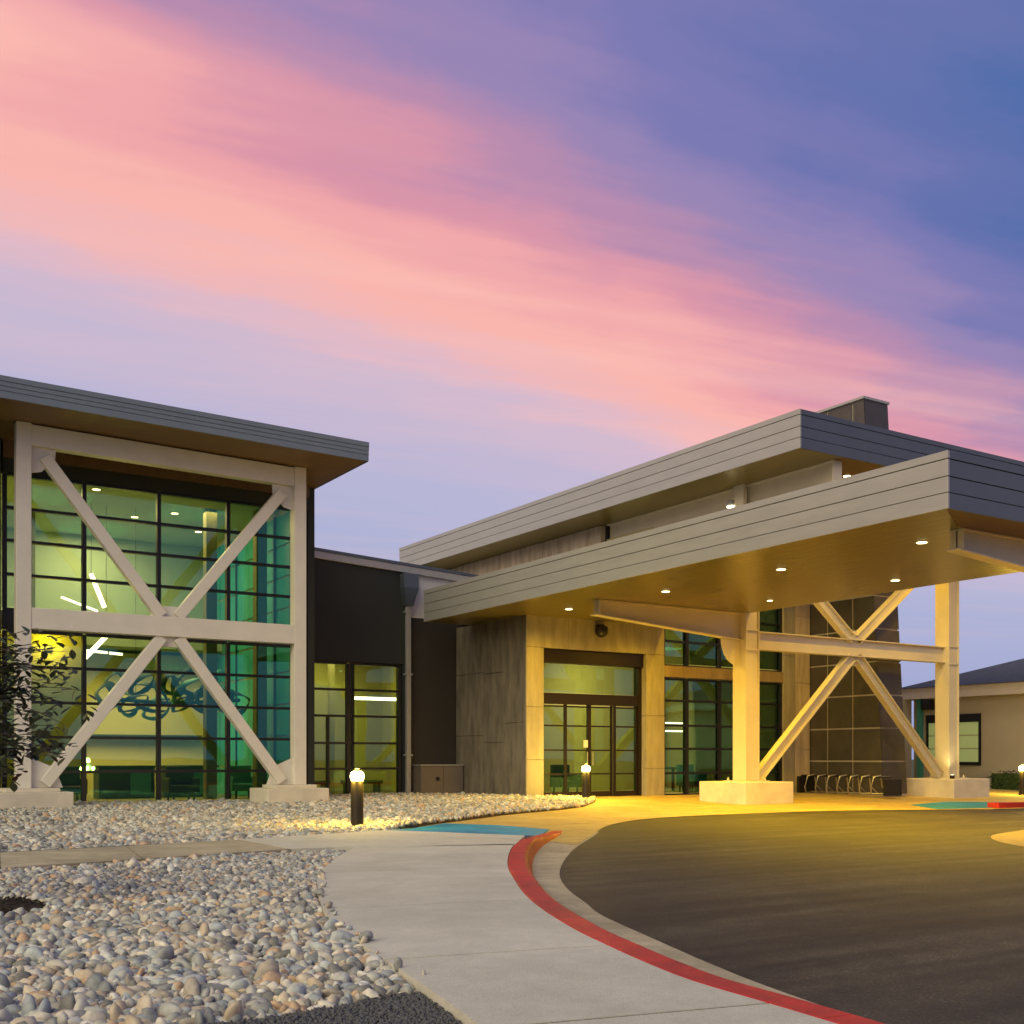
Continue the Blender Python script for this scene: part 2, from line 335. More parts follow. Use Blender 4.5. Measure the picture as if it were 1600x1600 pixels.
def interp(pts, v, k=0):
    pts = sorted(pts, key=lambda p: p[k]); o = 1-k
    if v <= pts[0][k]: return pts[0][o]
    for a, b in zip(pts, pts[1:]):
        if v <= b[k]: return a[o]+(b[o]-a[o])*(v-a[k])/(b[k]-a[k])
    return pts[-1][o]
def smooth_line(pts, n=6):
    out = []
    P = [Vector((*p, 0)) for p in pts]; P = [P[0]*2-P[1]]+P+[P[-1]*2-P[-2]]
    for i in range(1, len(P)-2):
        for k in range(n):
            t = k/n; a, b, c, d = P[i-1:i+3]
            q = .5*((2*b)+(c-a)*t+(2*a-5*b+4*c-d)*t*t+(3*b-a-3*c+d)*t**3); out.append((q.x, q.y))
    out.append((P[-2].x, P[-2].y)); return out
def offset(line, d):
    out = []
    for i, p in enumerate(line):
        a = Vector(line[max(i-1, 0)]); b = Vector(line[min(i+1, len(line)-1)]); t = (b-a).normalized(); nn = Vector((t.y, -t.x))
        out.append((p[0]+nn.x*d, p[1]+nn.y*d))
    return out
def gz(yy):  # paving rises gently to the doors
    t = min(1, max(0, (yy-20)/3.6)); return .1*t*t*(3-2*t)

# ------------------------------------------------------------------ ground
g = MB(); g.v = [(-400, -400, -.03), (600, -400, -.03), (600, 800, -.03), (-400, 800, -.03)]; g.f = [(0, 1, 2, 3)]
g.build('ground', 'grass', kind='structure')
ASPH = [(2.6, -6), (3.4, 0.0), (3.85, 3.0), (4.05, 4.0), (4.25, 4.68), (4.51, 5.44), (4.89, 6.51), (5.21, 7.15), (5.58, 7.9), (6.05, 8.7), (6.57, 9.45), (7.34, 10.44), (8.35, 11.64), (9.7, 13.1), (11.2, 14.75), (12.4, 15.75), (13.6, 16.4), (15, 16.7), (17, 16.75), (19, 16.6), (20.7, 15.95), (22.5, 15.4), (26, 15.1), (60, 15.0)]
ASPH = smooth_line(ASPH, 4)
road = MB(); poly = ASPH+[(60, -6)]
road.v = [(x, y, .002) for x, y in poly]; road.f = [tuple(reversed(range(len(poly))))]
ro = road.build('road', 'asphalt', kind='structure')
bm = bmesh.new(); bm.from_mesh(ro.data); bmesh.ops.triangulate(bm, faces=bm.faces)
for f in bm.faces:
    if f.normal.z < 0: f.normal_flip()
bm.to_mesh(ro.data); bm.free()
# kerb (outer line = sidewalk side)
KERB = smooth_line([(2.75, -4), (3.05, 0.0), (3.33, 2.6), (3.41, 3.37), (3.46, 3.9), (3.59, 4.43), (3.72, 4.86), (3.9, 5.42), (4.23, 6.25), (4.57, 6.98), (4.98, 7.75), (5.72, 9.05), (6.85, 10.75), (8.0, 12.25), (8.9, 13.25), (9.9, 14.4)], 5)
kz = lambda yy: .13 if yy < 11.6 else max(.012, .13-(yy-11.6)/2.6*.118)
kerb = thing('kerb', 'red painted kerb curving along the edge of the sidewalk in the foreground', 'kerb', (3.4, 3, 0))
A = KERB; B = offset(KERB, .16); Cc = offset(KERB, .25)
def kerb_row(i, f=0.0):
    j = min(i+1, len(A)-1); mixp = lambda P_: (P_[i][0]+(P_[j][0]-P_[i][0])*f, P_[i][1]+(P_[j][1]-P_[i][1])*f)
    a, b, c = mixp(A), mixp(B), mixp(Cc); zt = kz(a[1])
    return [(a[0], a[1], -.02), (a[0], a[1], zt-.008), (a[0]+(b[0]-a[0])*.06, a[1]+(b[1]-a[1])*.06, zt), (b[0], b[1], zt), (b[0]+(c[0]-b[0])*.2, b[1]+(c[1]-b[1])*.2, zt-.006*min(1, zt/.1)), (b[0]+(c[0]-b[0])*.4, b[1]+(c[1]-b[1])*.4, zt-.025*min(1, zt/.1)), (c[0], c[1], .0)]
step_ = 12
for st in range(0, len(A)-1, step_):
    en = min(st+step_, len(A)-1); rows = [kerb_row(i) for i in range(st, en+1)]
    if en < len(A)-1: rows[-1] = kerb_row(en-1, .97)
    k = MB()
    for i, r_ in enumerate(rows):
        k.v += r_
        if i:
            for j in range(6): k.f.append((7*(i-1)+j, 7*i+j, 7*i+j+1, 7*(i-1)+j+1))
    k.f += [tuple(range(7)), tuple(reversed(range(7*(len(rows)-1), 7*len(rows))))]
    k.build('kerb_stone', 'red', kerb)
# gutter pan
gt = MB(); G0 = offset(KERB, .24)
Aline = ASPH
def nearest_on(line, p):
    best = None
    for a, b in zip(line, line[1:]):
        a = Vector(a); b = Vector(b); t = max(0, min(1, (Vector(p)-a).dot(b-a)/max(1e-9, (b-a).length_squared))); q = a+(b-a)*t
        dd = (q-Vector(p)).length
        if best is None or dd < best[0]: best = (dd, q)
    return best[1]
for i, p in enumerate(G0):
    q = nearest_on(Aline, p); q = q+(q-Vector(p)).normalized()*.03
    gt.v += [(p[0], p[1], .006), (q.x, q.y, .006)]
    if i: gt.f.append((2*i-2, 2*i, 2*i+1, 2*i-1))
gt.build('gutter', 'gutter', kind='structure')
# entry paving: from the drive edge up to the walls
pad = MB(); xs = [8.6+.35*i for i in range(76)]; xs = [x for x in xs if x <= 34]
def north(xx):
    return interp([p for p in ASPH if p[1] > 11], xx, 0) if xx > 7.8 else 12
for i, xx in enumerate(xs):
    y0 = north(xx)-.0; ys = [y0, y0+.2]+[y0+.2+(28-y0-.2)*j/26 for j in range(1, 27)]
    pad.v += [(xx, yy, .010+gz(yy)) for yy in ys]
    if i:
        c = len(ys)
        for j in range(c-1): pad.f.append((c*(i-1)+j, c*i+j, c*i+j+1, c*(i-1)+j+1))
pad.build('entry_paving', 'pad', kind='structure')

# sidewalk slabs
WL = [(1.2, -3), (1.75, 1.5), (2.05, 3.0), (2.2, 3.69), (2.36, 4.41), (2.5, 5.1), (2.6, 5.6), (2.72, 6.2), (2.97, 7.0), (3.31, 7.93), (3.71, 8.9), (4.14, 9.75), (4.62, 10.6), (5.1, 11.35), (5.35, 11.75)]
def side_pts(line, ya, yb, n=9): return [(interp(line, ya+(yb-ya)*i/n, 1), ya+(yb-ya)*i/n) for i in range(n+1)]
sw = bpy.data.objects.new('sidewalk', None); COL.objects.link(sw); sw['kind'] = 'structure'
cuts = [(-3, -3.2), (-.1, -.25), (1.9, 1.75), (3.62, 3.36), (5.13, 4.87), (7.05, 6.75), (9.3, 8.95), (11.72, 11.2)]
gapw = .011
for (la, ra), (lb, rb) in zip(cuts, cuts[1:]):
    lp = side_pts(WL, la+gapw, lb-gapw); rp_ = side_pts(KERB, ra+gapw, rb-gapw)
    rp_ = [(x-.006, y) for x, y in rp_]
    poly = lp+list(reversed(rp_))
    MB().prism(list(reversed(poly)), .02, .13).build('slab', 'concrete', sw)
MB().prism([(x, y) for x, y in reversed([(p[0]+.03, p[1]) for p in side_pts(WL, -3, 11.7)]+list(reversed([(p[0]-.03, p[1]) for p in side_pts(KERB, -3.2, 11.2)])))], .01, .1262).build('slab_bed', 'joint_dark', sw)
# junction slab and the path running off to the left
jp = [(5.36, 11.735), (5.16, 11.86), (4.66, 11.93), (4.66, 13.66), (5.6, 13.9), (6.97, 14.3), (7.5, 13.4), (8.05, 12.32), (7.1, 11.08)]
MB().prism(jp, .02, .13).build('slab', 'concrete', sw)
pth = bpy.data.objects.new('path', None); COL.objects.link(pth); pth['kind'] = 'structure'
pb = [(-6, 10.3), (-3.5, 10.75), (-1, 11.0), (1.58, 11.31), (2.94, 11.56), (4.648, 11.92)]; pt = [(-6, 12.1), (-3.5, 12.5), (-1, 12.8), (1.83, 13.14), (3.2, 13.33), (4.648, 13.65)]
for i in range(5):
    e = .006
    a, b, c, d = Vector(pb[i]), Vector(pb[i+1]), Vector(pt[i+1]), Vector(pt[i])
    q1 = a+(b-a).normalized()*e; q2 = b-(b-a).normalized()*e; q3 = c-(c-d).normalized()*e; q4 = d+(c-d).normalized()*e
    MB().prism([tuple(q1), tuple(q2), tuple(q3), tuple(q4)], .02, .13).build('slab', 'gutter', pth)
MB().prism([pb[0], pb[-1], pt[-1], pt[0]], .0, .1262).build('slab_bed', 'joint_dark', pth)
# blue ramp
rz = lambda x, y: .131 if (x, y) in ((8.06, 12.32), (7.51, 13.4), (6.98, 14.3)) else .022
rpoly = [(8.06, 12.32), (9.0, 13.4), (10.0, 14.6), (9.9, 15.9), (9.4, 16.9), (8.3, 16.0), (6.98, 14.3), (7.51, 13.4)]
rm = MB().prism(rpoly, -.02, rz).build('access_ramp', 'blue', bevel=0)
tag(rm, 'bright blue painted access ramp between the sidewalk and the entry paving', 'ramp')
rp2 = MB().prism([(21.3, 15.9), (23.2, 15.55), (26.6, 17.1), (25.0, 18.4), (22.6, 17.6)], 0, .018).build('access_ramp', 'blue')
tag(rp2, 'distant blue ramp patch in front of the right hand plinth', 'ramp')
# far red kerb
k2 = thing('kerb', 'distant red kerb to the right of the far blue ramp', 'kerb', (24, 15.3, 0))
kb = MB()
for a, b in zip([(22.9, 15.45), (25, 15.25), (28, 15.15), (34, 15.1)], [(25, 15.25), (28, 15.15), (34, 15.1), (50, 15.05)]):
    kb.prism([(a[0], a[1]), (b[0], b[1]), (b[0], b[1]+.3), (a[0], a[1]+.3)], 0, .13)
kb.build('kerb_paint', 'red', k2)
# traffic island
def island(off):
    P = smooth_line([(40, 13), (26, 12.9), (21, 12.8), (19.6, 12.5), (18.6, 11.7), (17.6, 11.05), (16.4, 10.62), (15.3, 10.32), (14.55, 9.95), (13.7, 9.2), (13.1, 8.2), (12.9, 7.2), (13.3, 6.2), (14.4, 5.4), (17, 4.9), (26, 4.8), (40, 4.8)], 4)
    return offset(P, off)
isl = thing('traffic_island', 'kerbed traffic island with red kerb and pale gutter at the right edge of the drive', 'island', (14.6, 9.9, 0))
o0 = island(0); o1 = island(-.62); o2 = island(-.8); o3 = island(-.95)
cx_, cy_ = 30, 8.8
inw = 1 if (Vector(o1[30])-Vector((cx_, cy_))).length < (Vector(o0[30])-Vector((cx_, cy_))).length else -1
if inw < 0: o1 = island(.62); o2 = island(.8); o3 = island(.95)
def strip(a, b, za, zb, nm, m_, par):
    q = MB()
    for i in range(len(a)):
        q.v += [(*a[i], za), (*b[i], zb)]
        if i: q.f.append((2*i-2, 2*i, 2*i+1, 2*i-1))
    return q.build(nm, m_, par)
strip(o0, o1, .006, .012, 'gutter_pan', 'pad', isl)  # yellower paving colour stands in for lamplight on the gutter
q = MB()
for i in range(len(o1)):
    q.v += [(*o1[i], 0), (*o1[i], .12), (*o2[i], .135), (*o3[i], .13)]
    if i:
        for j in range(3): q.f.append((4*i-4+j, 4*i+j, 4*i+j+1, 4*i-3+j))
q.build('kerb_paint', 'red', isl)
ci = MB(); ci.prism(o3, .0, .12).build('island_paving', 'pad', isl)

# ------------------------------------------------------------------ rock beds
def ico(sub):
    bm = bmesh.new(); bmesh.ops.create_icosphere(bm, subdivisions=sub, radius=1)
    v = np.array([p.co[:] for p in bm.verts]); f = np.array([[q.index for q in p.verts] for p in bm.faces]); bm.free(); return v, f
def inpoly(px, py, poly):
    c = np.zeros(len(px), bool); n = len(poly)
    for i in range(n):
        x1, y1 = poly[i]; x2, y2 = poly[(i+1) % n]
        if y1 == y2: continue
        c ^= ((y1 > py) != (y2 > py)) & (px < (x2-x1)*(py-y1)/(y2-y1)+x1)
    return c
def rotm(n):
    q = rng.normal(size=(n, 4)); q[:, 1:3] *= .45; q /= np.linalg.norm(q, axis=1)[:, None]
    w, x, y, z = q.T
    return np.stack([1-2*(y*y+z*z), 2*(x*y-z*w), 2*(x*z+y*w), 2*(x*y+z*w), 1-2*(x*x+z*z), 2*(y*z-x*w), 2*(x*z-y*w), 2*(y*z+x*w), 1-2*(x*x+y*y)], 1).reshape(n, 3, 3)
def scatter(poly, step, seed_layers=2, extra=.5):
    xs = [p[0] for p in poly]; ys = [p[1] for p in poly]; P = []
    for L_ in range(seed_layers):
        gx, gy = np.meshgrid(np.arange(min(xs), max(xs), step), np.arange(min(ys), max(ys), step))
        gx = gx.ravel()+rng.uniform(-.5, .5, gx.size)*step; gy = gy.ravel()+rng.uniform(-.5, .5, gy.size)*step
        keep = inpoly(gx, gy, poly)
        if L_: keep &= rng.random(gx.size) < extra
        P.append(np.stack([gx[keep], gy[keep], np.full(keep.sum(), L_*.016)], 1))
    return np.concatenate(P)
def rock_geo(P, base, rad, sub):
    v, f = ico(sub); n = len(P)
    r = rad*np.exp(rng.normal(0, .24, n)); sc = np.stack([r*rng.uniform(1.0, 1.45, n), r*rng.uniform(.8, 1.05, n), r*rng.uniform(.5, .75, n)], 1)
    Rm = rotm(n)
    lump = 1+.10*np.sin(v[None, :, 0]*2.3+rng.uniform(0, 6, (n, 1)))+.09*np.sin(v[None, :, 1]*2.7+rng.uniform(0, 6, (n, 1)))+.08*np.sin(v[None, :, 2]*3.1+rng.uniform(0, 6, (n, 1)))
    lump += rng.normal(0, .06, (n, len(v)))
    V = v[None]*lump[..., None]*sc[:, None, :]
    V = np.einsum('nij,nkj->nki', Rm, V)
    V[..., 0] += P[:, 0, None]; V[..., 1] += P[:, 1, None]; V[..., 2] += (base+P[:, 2]+r*.35)[:, None]
    return V, f
def mesh_np(name, V, f, m_):
    n, k, _ = V.shape; F = (f[None]+(np.arange(n)*k)[:, None, None]).reshape(-1, 3)
    me = bpy.data.meshes.new(name); me.vertices.add(n*k); me.vertices.foreach_set('co', V.reshape(-1).astype(np.float32))
    me.loops.add(F.size); me.loops.foreach_set('vertex_index', F.reshape(-1).astype(np.int32))
    me.polygons.add(len(F)); me.polygons.foreach_set('loop_start', np.arange(0, F.size, 3, dtype=np.int32)); me.polygons.foreach_set('loop_total', np.full(len(F), 3, np.int32))
    me.polygons.foreach_set('use_smooth', np.ones(len(F), bool)); me.update(); me.validate(); me.materials.append(M[m_])
    return me
BEDA = [(-6, 3.2), (-6, 10.2), (-3.5, 10.7), (-1, 10.96), (1.58, 11.27), (2.94, 11.5), (4.6, 11.87), (5.1, 11.78), (5.3, 11.7)]+[(p[0]-.015, p[1]) for p in reversed(side_pts(WL, 4.52, 11.6, 14))]+[(2.1, 4.46), (1.6, 4.38), (1.2, 4.42), (.6, 4.3), (0, 4.0), (-1.5, 3.2)]
BEDB = [(-6, 12.2), (-3.5, 12.6), (1.83, 13.24), (4.88, 13.8), (6.9, 14.42), (8.2, 16.05), (9.3, 17.0), (10.3, 17.7), (11.6, 18.7), (12.8, 19.4), (14.1, 20.1), (15.3, 20.9), (16.4, 22.0), (17.1, 22.9), (16.9, 23.5), (15.5, 23.78), (15.5, 27.35), (10.5, 27.35), (10.4, 25.42), (-6, 25.42)]
bedA = MB().prism(BEDA, -.02, .055).build('rock_bed', 'soil', kind='structure')
bedB = MB().prism(BEDB, -.02, lambda x, y: .045+gz(y)*.7).build('rock_bed', 'soil', kind='structure')
PA = scatter(BEDA, .047, 2, .7)
hole = ((PA[:, 0]-1.12)/.42)**2+((PA[:, 1]-8.75)/.62)**2 < 1
PA = PA[~hole]
# a gently uneven, heaped surface
PA[:, 2] += .02*np.sin(PA[:, 0]*2.1+1)*np.sin(PA[:, 1]*1.7)+.02
edge = np.array([interp(WL, float(yy), 1) for yy in PA[:, 1]])-PA[:, 0]
camd = PA[:, 0]*.537+PA[:, 1]*.843; camr = PA[:, 0]*.843-PA[:, 1]*.537
vis = (np.abs(camr/camd) < .47) & (camd > 3.6) & (PA[:, 2] > .02)
order = np.argsort(np.where(vis, camd, 99))
single = set(order[:270].tolist())
rest = np.array([i for i in range(len(PA)) if i not in single])
isn = (camd[rest] < 8.2) & (PA[rest, 0] > -.6); near = rest[isn]; farr = rest[~isn]
V, f = rock_geo(PA[near], .05, .031, 2)
def add_stuff(V, f, bed):
    o = bpy.data.objects.new('river_rocks', mesh_np('river_rocks', V, f, 'rock')); COL.objects.link(o); attach(o, bed); o['kind'] = 'stuff'; return o
add_stuff(V, f, bedA)
V, f = rock_geo(PA[farr], .05, .031, 1); add_stuff(V, f, bedA)
protos = []
for i in range(16):
    V, f = rock_geo(np.zeros((1, 3)), 0, .032, 2); protos.append(mesh_np('stone', V, f, 'rock1'))
for c, i in enumerate(sorted(single)):
    o = bpy.data.objects.new('stone', protos[c % 16]); COL.objects.link(o); o.parent = bedA
    o.location = (PA[i, 0], PA[i, 1], .05+PA[i, 2]); o.rotation_euler = (random.uniform(-.3, .3), random.uniform(-.3, .3), random.uniform(0, 6.28))
    s_ = random.uniform(.85, 1.3); o.scale = (s_, s_, s_)
for i in range(26):
    yy_ = random.uniform(4.6, 9.5); xx_ = interp(WL, yy_, 1)+abs(random.gauss(0, .035))
    o = bpy.data.objects.new('stone', protos[i % 16]); COL.objects.link(o); o.parent = bedA
    s_ = random.uniform(.3, .7) if i % 5 else .95; o.location = (xx_, yy_, .13+.012*s_); o.rotation_euler = (0, 0, random.uniform(0, 6.28)); o.scale = (s_, s_, s_)
PB = scatter(BEDB, .071, 2, .5)
cb = PB[:, 0]*.537+PB[:, 1]*.843; rb = PB[:, 0]*.843-PB[:, 1]*.537
PB = PB[(rb/cb > -.62)]
PB[:, 2] += np.array([gz(float(v))*.7 for v in PB[:, 1]])+.015*np.sin(PB[:, 0]*1.3)*np.sin(PB[:, 1]*1.1)
cb = PB[:, 0]*.537+PB[:, 1]*.843
V, f = rock_geo(PB, .05, .043, 1); add_stuff(V, f, bedB)
# mulch ring and dark fine gravel
ml = MB().lathe(0, 0, [(.40, .0), (.40, .075), (.2, .085), (.02, .09)], 20); ml.v = [(1.12+x_, 8.75+y_*1.45, z_) for x_, y_, z_ in ml.v]
ml.build('mulch_ring', 'mulch', kind='structure')
chips = MB()
for i in range(420):
    a = random.uniform(0, 6.28); r_ = math.sqrt(random.random())*.4; px_, py_ = 1.12+r_*math.cos(a), 8.75+r_*1.45*math.sin(a); a = random.uniform(0, 6.28); ln = random.uniform(.015, .04)
    chips.bar((px_, py_, .085), (px_+ln*math.cos(a), py_+ln*math.sin(a), .085+random.uniform(0, .02)), .012, .006, up=(0, 0, 1))
chips.build('mulch_chips', 'mulch', kind='stuff')
GR = [(-1.5, 1.5), (-1.5, 3.2), (0, 4.0), (.6, 4.3), (1.2, 4.42), (1.6, 4.38), (2.1, 4.46), (2.33, 4.5)]+[(p[0]-.012, p[1]) for p in reversed(side_pts(WL, 1.5, 4.45, 8))]
gb = MB().prism(GR, -.02, .085).build('gravel_bed', 'gravelbase', kind='structure')
PG = scatter(GR, .016, 2, .8); PG[:, 2] *= .35; PG = PG[(PG[:, 0]*.537+PG[:, 1]*.843) > 3.6]
V, f = rock_geo(PG, .084, .0085, 1)
me = mesh_np('fine_gravel', V, f, 'grit'); o = bpy.data.objects.new('fine_gravel', me); COL.objects.link(o); attach(o, gb); o['kind'] = 'stuff'
e_ = MB()
for a, b in zip([(2.05, 4.455)], [(2.34, 4.50)]): e_.prism([(a[0], a[1]), (b[0], b[1]), (b[0], b[1]+.006), (a[0], a[1]+.006)], 0, .098)
tag(e_.build('edging_strip', 'black'), 'thin dark metal edging between pale river rock and dark fine gravel', 'edging')

# ------------------------------------------------------------------ shared part builders
def fascia_boards(par, m_, face, a0, a1, plane, z0, z1, fr=(.14, .30, .28, .28), depth=.04):
    """stack of boards; face 'x-': plane at X=plane facing -X, running a0..a1 in Y; 'y-': plane at Y facing -Y running in X"""
    z = z1; H = z1-z0
    for i, q in enumerate(fr):
        zb = z-H*q; dd = depth+(.012 if i == 0 else 0)+.004*(i % 2)
        zz0 = zb+.006 if i < len(fr)-1 else zb; zz1 = z-.006 if i else z
        mb = MB()
        if face == 'x-': mb.box(plane-dd, plane, a0, a1, zz0, zz1)
        else: mb.box(a0, a1, plane-dd, plane, zz0, zz1)
        mb.build('board', m_, par, bevel=.004); z = zb
def window_grid(par, y, xs, zs, glass='glass', fr='mullion', w=.05, dpt=.12, vw=None, name='window'):
    """glazing in a plane facing -Y: mullions and transoms as members, each pane its own object"""
    wdw = MB().box(xs[0]-.03, xs[-1]+.03, y+.0, y+dpt, zs[0]-.05, zs[0]+.0).build(name, fr, par)
    vw = vw or w
    for xx in xs: MB().box(xx-vw/2, xx+vw/2, y-.02, y+dpt, zs[0], zs[-1]).build('mullion', fr, wdw)
    for a, b in zip(xs, xs[1:]):
        for zz in zs[1:]: MB().box(a+vw/2, b-vw/2, y-.01, y+dpt-.01, zz-w/2, zz+w/2).build('transom', fr, wdw)
        for p, q in zip(zs, zs[1:]): MB().box(a+vw/2, b-vw/2, y+.04, y+.052, p+w/2, q-w/2).build('pane', glass, wdw)
    return wdw
def room(par, x0, x1, y0, y1, z0, z1, wall='in_wall', ceil='in_ceil', floor='in_floor', back=None, left=None, right=None):
    MB().box(x0, x1, y0, y1, z0-.05, z0).build('interior_floor', floor, par)
    MB().box(x0, x1, y0, y1, z1, z1+.05).build('interior_ceiling', ceil, par)
    MB().box(x0, x1, y1, y1+.1, z0, z1).build('interior_wall', back or wall, par)
    MB().box(x0-.1, x0, y0, y1, z0, z1).build('interior_wall', left or wall, par)
    MB().box(x1, x1+.1, y0, y1, z0, z1).build('interior_wall', right or wall, par)
def downlight(par, x, y, z, power, col, r=.085, lens='lens', spot=135):
    rim = MB().lathe(x, y, [(r+.035, z-.006), (r+.035, z+.01), (r, z+.01)], 20).build('downlight', 'cap', par)
    MB().lathe(x, y, [(r, z-.014), (r*.98, z-.006)], 20).build('lens', lens, rim)
    if power: lamp('SPOT', (x, y, z-.03), power, col, par, size=.12, spot=spot, blend=.9)
YEL = (1, .58, .008)

# ------------------------------------------------------------------ atrium building (left)
zs7 = lambda x: 7.68+.016*(10.58-x)
at = thing('atrium_building', 'tall glazed atrium wing on the left with thin grey roof and black window grid', 'building', (3.6, 25.5, 0))
XS = [3.65, 5.24, 6.84, 8.43, 10.02, 10.33]
window_grid(at, 25.5, XS, [.12, .844, 1.59, 2.33, 3.08, 3.82], name='window', w=.06, vw=.085)
window_grid(at, 25.5, XS, [4.30, 5.01, 5.72, 6.41, 7.11], name='window', w=.06, vw=.085)
MB().box(3.6, 10.38, 25.5, 25.7, 3.85, 4.25).build('spandrel', 'mullion', at)
MB().box(3.6, 10.38, 25.42, 25.7, 7.14, 7.42).build('header', 'charcoal', at)
MB().box(3.6, 10.38, 25.36, 25.8, 7.42, 7.9).build('header', 'brown_and_shaded', at)
MB().box(3.6, 10.4, 25.45, 25.75, 0, .07).build('sill', 'mullion', at)
MB().box(-9, 3.55, 25.3, 25.7, 0, 7.9).build('wall', 'brownwall', at)
MB().box(10.385, 10.55, 25.46, 35, 0, 7.9).build('wall', 'charcoal', at)
MB().box(-9, 10.55, 35, 35.3, 0, 7.9).build('wall', 'charcoal', at)
rf = MB(); e = .12
def slope_box(x0, x1, y0, y1, dz0, dz1): return MB().hexa([(x0, y0, zs7(x0)+dz0), (x1, y0, zs7(x1)+dz0), (x1, y1, zs7(x1)+dz0), (x0, y1, zs7(x0)+dz0), (x0, y0, zs7(x0)+dz1), (x1, y0, zs7(x1)+dz1), (x1, y1, zs7(x1)+dz1), (x0, y1, zs7(x0)+dz1)])
roof = slope_box(-9, 10.55, 22.55, 35.4, .012, .36).build('roof', 'roof', at)
ya = 22.55
while ya < 25.4:
    slope_box(-9, 10.55, ya+.003, min(ya+.29, 25.45)-.003, 0, .011).build('plank', 'atrium_soffit', roof); ya += .29
for i, (a, b, m_) in enumerate(((0, .132, 0), (.136, .218, 0), (.222, .306, 0), (.310, .41, 0))):
    d_ = (.04, .048, .056, .068)[i]
    MB().hexa([p for dz in (a, b) for p in ((-9, 22.55-d_, zs7(-9)+dz), (10.6, 22.55-d_, zs7(10.6)+dz), (10.6, 22.55, zs7(10.6)+dz), (-9, 22.55, zs7(-9)+dz))]).build('board', 'fascia_mid', roof, bevel=.004)
slope_box(10.55, 10.6, 22.55, 35.4, -.004, .41).build('board', 'dark_and_shaded', roof)
room(at, 3.56, 10.36, 25.75, 33.5, .1, 7.45, wall='in_wall', left='in_yellow', right='in_wall')
# teal side glazing panels inside the right end
for i in range(5):
    for j in range(9):
        y0 = 26.0+i*1.48; z0 = .12+j*.80
        MB().box(10.30, 10.335, y0, y0+1.42, z0, z0+.75).build('side_panel', 'in_teal', at)
for yy in (25.95, 27.43, 28.91, 30.39): MB().box(10.26, 10.33, yy, yy+.05, .12, 7.3).build('side_mullion', 'mullion', at)
for xx, yy in ((8.85, 28.2), (9.95, 27.6), (5.0, 31.0)): MB().box(xx-.14, xx+.14, yy-.14, yy+.14, .1, 7.45).build('interior_column', 'in_col', at, bevel=.01)
# bulkhead band and recessed ceiling
MB().box(3.6, 10.28, 31.6, 33.4, 4.2, 4.55).build('interior_beam', 'in_ceil', at)
MB().box(3.6, 10.28, 33.3, 33.45, 4.56, 7.44).build('interior_panel', 'in_ceil', at)
MB().box(3.6, 10.25, 32.6, 33.29, .1, 4.1).build('interior_partition', 'in_wall', at)
MB().box(6.2, 9.9, 32.3, 32.58, 1.72, 1.80).build('shelf', 'in_dark', at)
for xx, yy in ((8.18, 29.0), (7.42, 30.0), (4.4, 28.0), (5.9, 27.4), (9.4, 31)):
    downlight(at, xx, yy, 7.445, 0, YEL, r=.09, lens='lenspale')
for xx, yy, pw in ((5.2, 28.5, 150), (8.4, 28.5, 120), (6.8, 31.8, 150)): lamp('AREA', (xx, yy, 7.38), pw, (1, .88, .42), at, size=1.6)
for xx, yy, pw in ((5.4, 30.5, 110), (8.2, 30.5, 100)): lamp('AREA', (xx, yy, 3.6), pw, (1, .86, .30), at, size=1.4)
lamp('POINT', (7.3, 30.2, 5.3), 30, (1, .82, .12), at, size=.4)
# pendant crosses
pd = thing('pendant_lamp', 'upper crossed white light tubes hanging inside the atrium', 'light', (6.2, 29, 7.4), 'crossed tube pendants in the atrium')
pt_ = MB().bar((6.12, 29, 5.70), (6.37, 28.7, 4.86), .10, .06).build('light_tube', 'tube', pd)
MB().bar((5.44, 29.1, 5.09), (6.3, 29.1, 4.80), .05, .04).build('light_tube', 'tube', pd)
MB().tube([(6.12, 29, 5.72), (6.12, 29, 7.44)], .006, 6).build('cable', 'black', pd)
pd2 = thing('pendant_lamp', 'lower crossed white light tubes hanging inside the atrium below the middle beam', 'light', (6.1, 29.0, 7.4), 'crossed tube pendants in the atrium')
MB().bar((6.48, 29, 4.18), (5.98, 29, 3.62), .11, .06).build('light_tube', 'tube', pd2)
MB().bar((5.90, 29, 3.55), (5.72, 29, 3.36), .11, .06).build('light_tube', 'tube', pd2)
MB().bar((5.62, 29.2, 3.84), (6.55, 29.2, 3.79), .06, .04).build('light_tube', 'tube', pd2)
MB().bar((6.6, 29.2, 3.785), (6.92, 29.2, 3.765), .06, .04).build('light_tube', 'tube', pd2)
MB().tube([(6.48, 29, 4.18), (6.48, 29, 7.44)], .006, 6).build('cable', 'black', pd2)
MB().box(3.6, 5.93, 28.9, 29.02, .1, 4.15).build('interior_partition', 'in_yellow', at)
wl = thing('wall_lamp', 'small wall lamp casting a round yellow glow behind the leftmost atrium pane', 'light', (5.1, 28.8, 3.8))
MB().box(5.02, 5.18, 28.80, 28.895, 3.72, 3.86).build('housing', 'black', wl, bevel=.01)
MB().box(5.03, 5.17, 28.81, 28.89, 3.861, 3.885).build('lens', 'ballglow', wl)
lamp('POINT', (5.1, 28.62, 3.86), 34, (1, .80, .06), wl, size=.08)
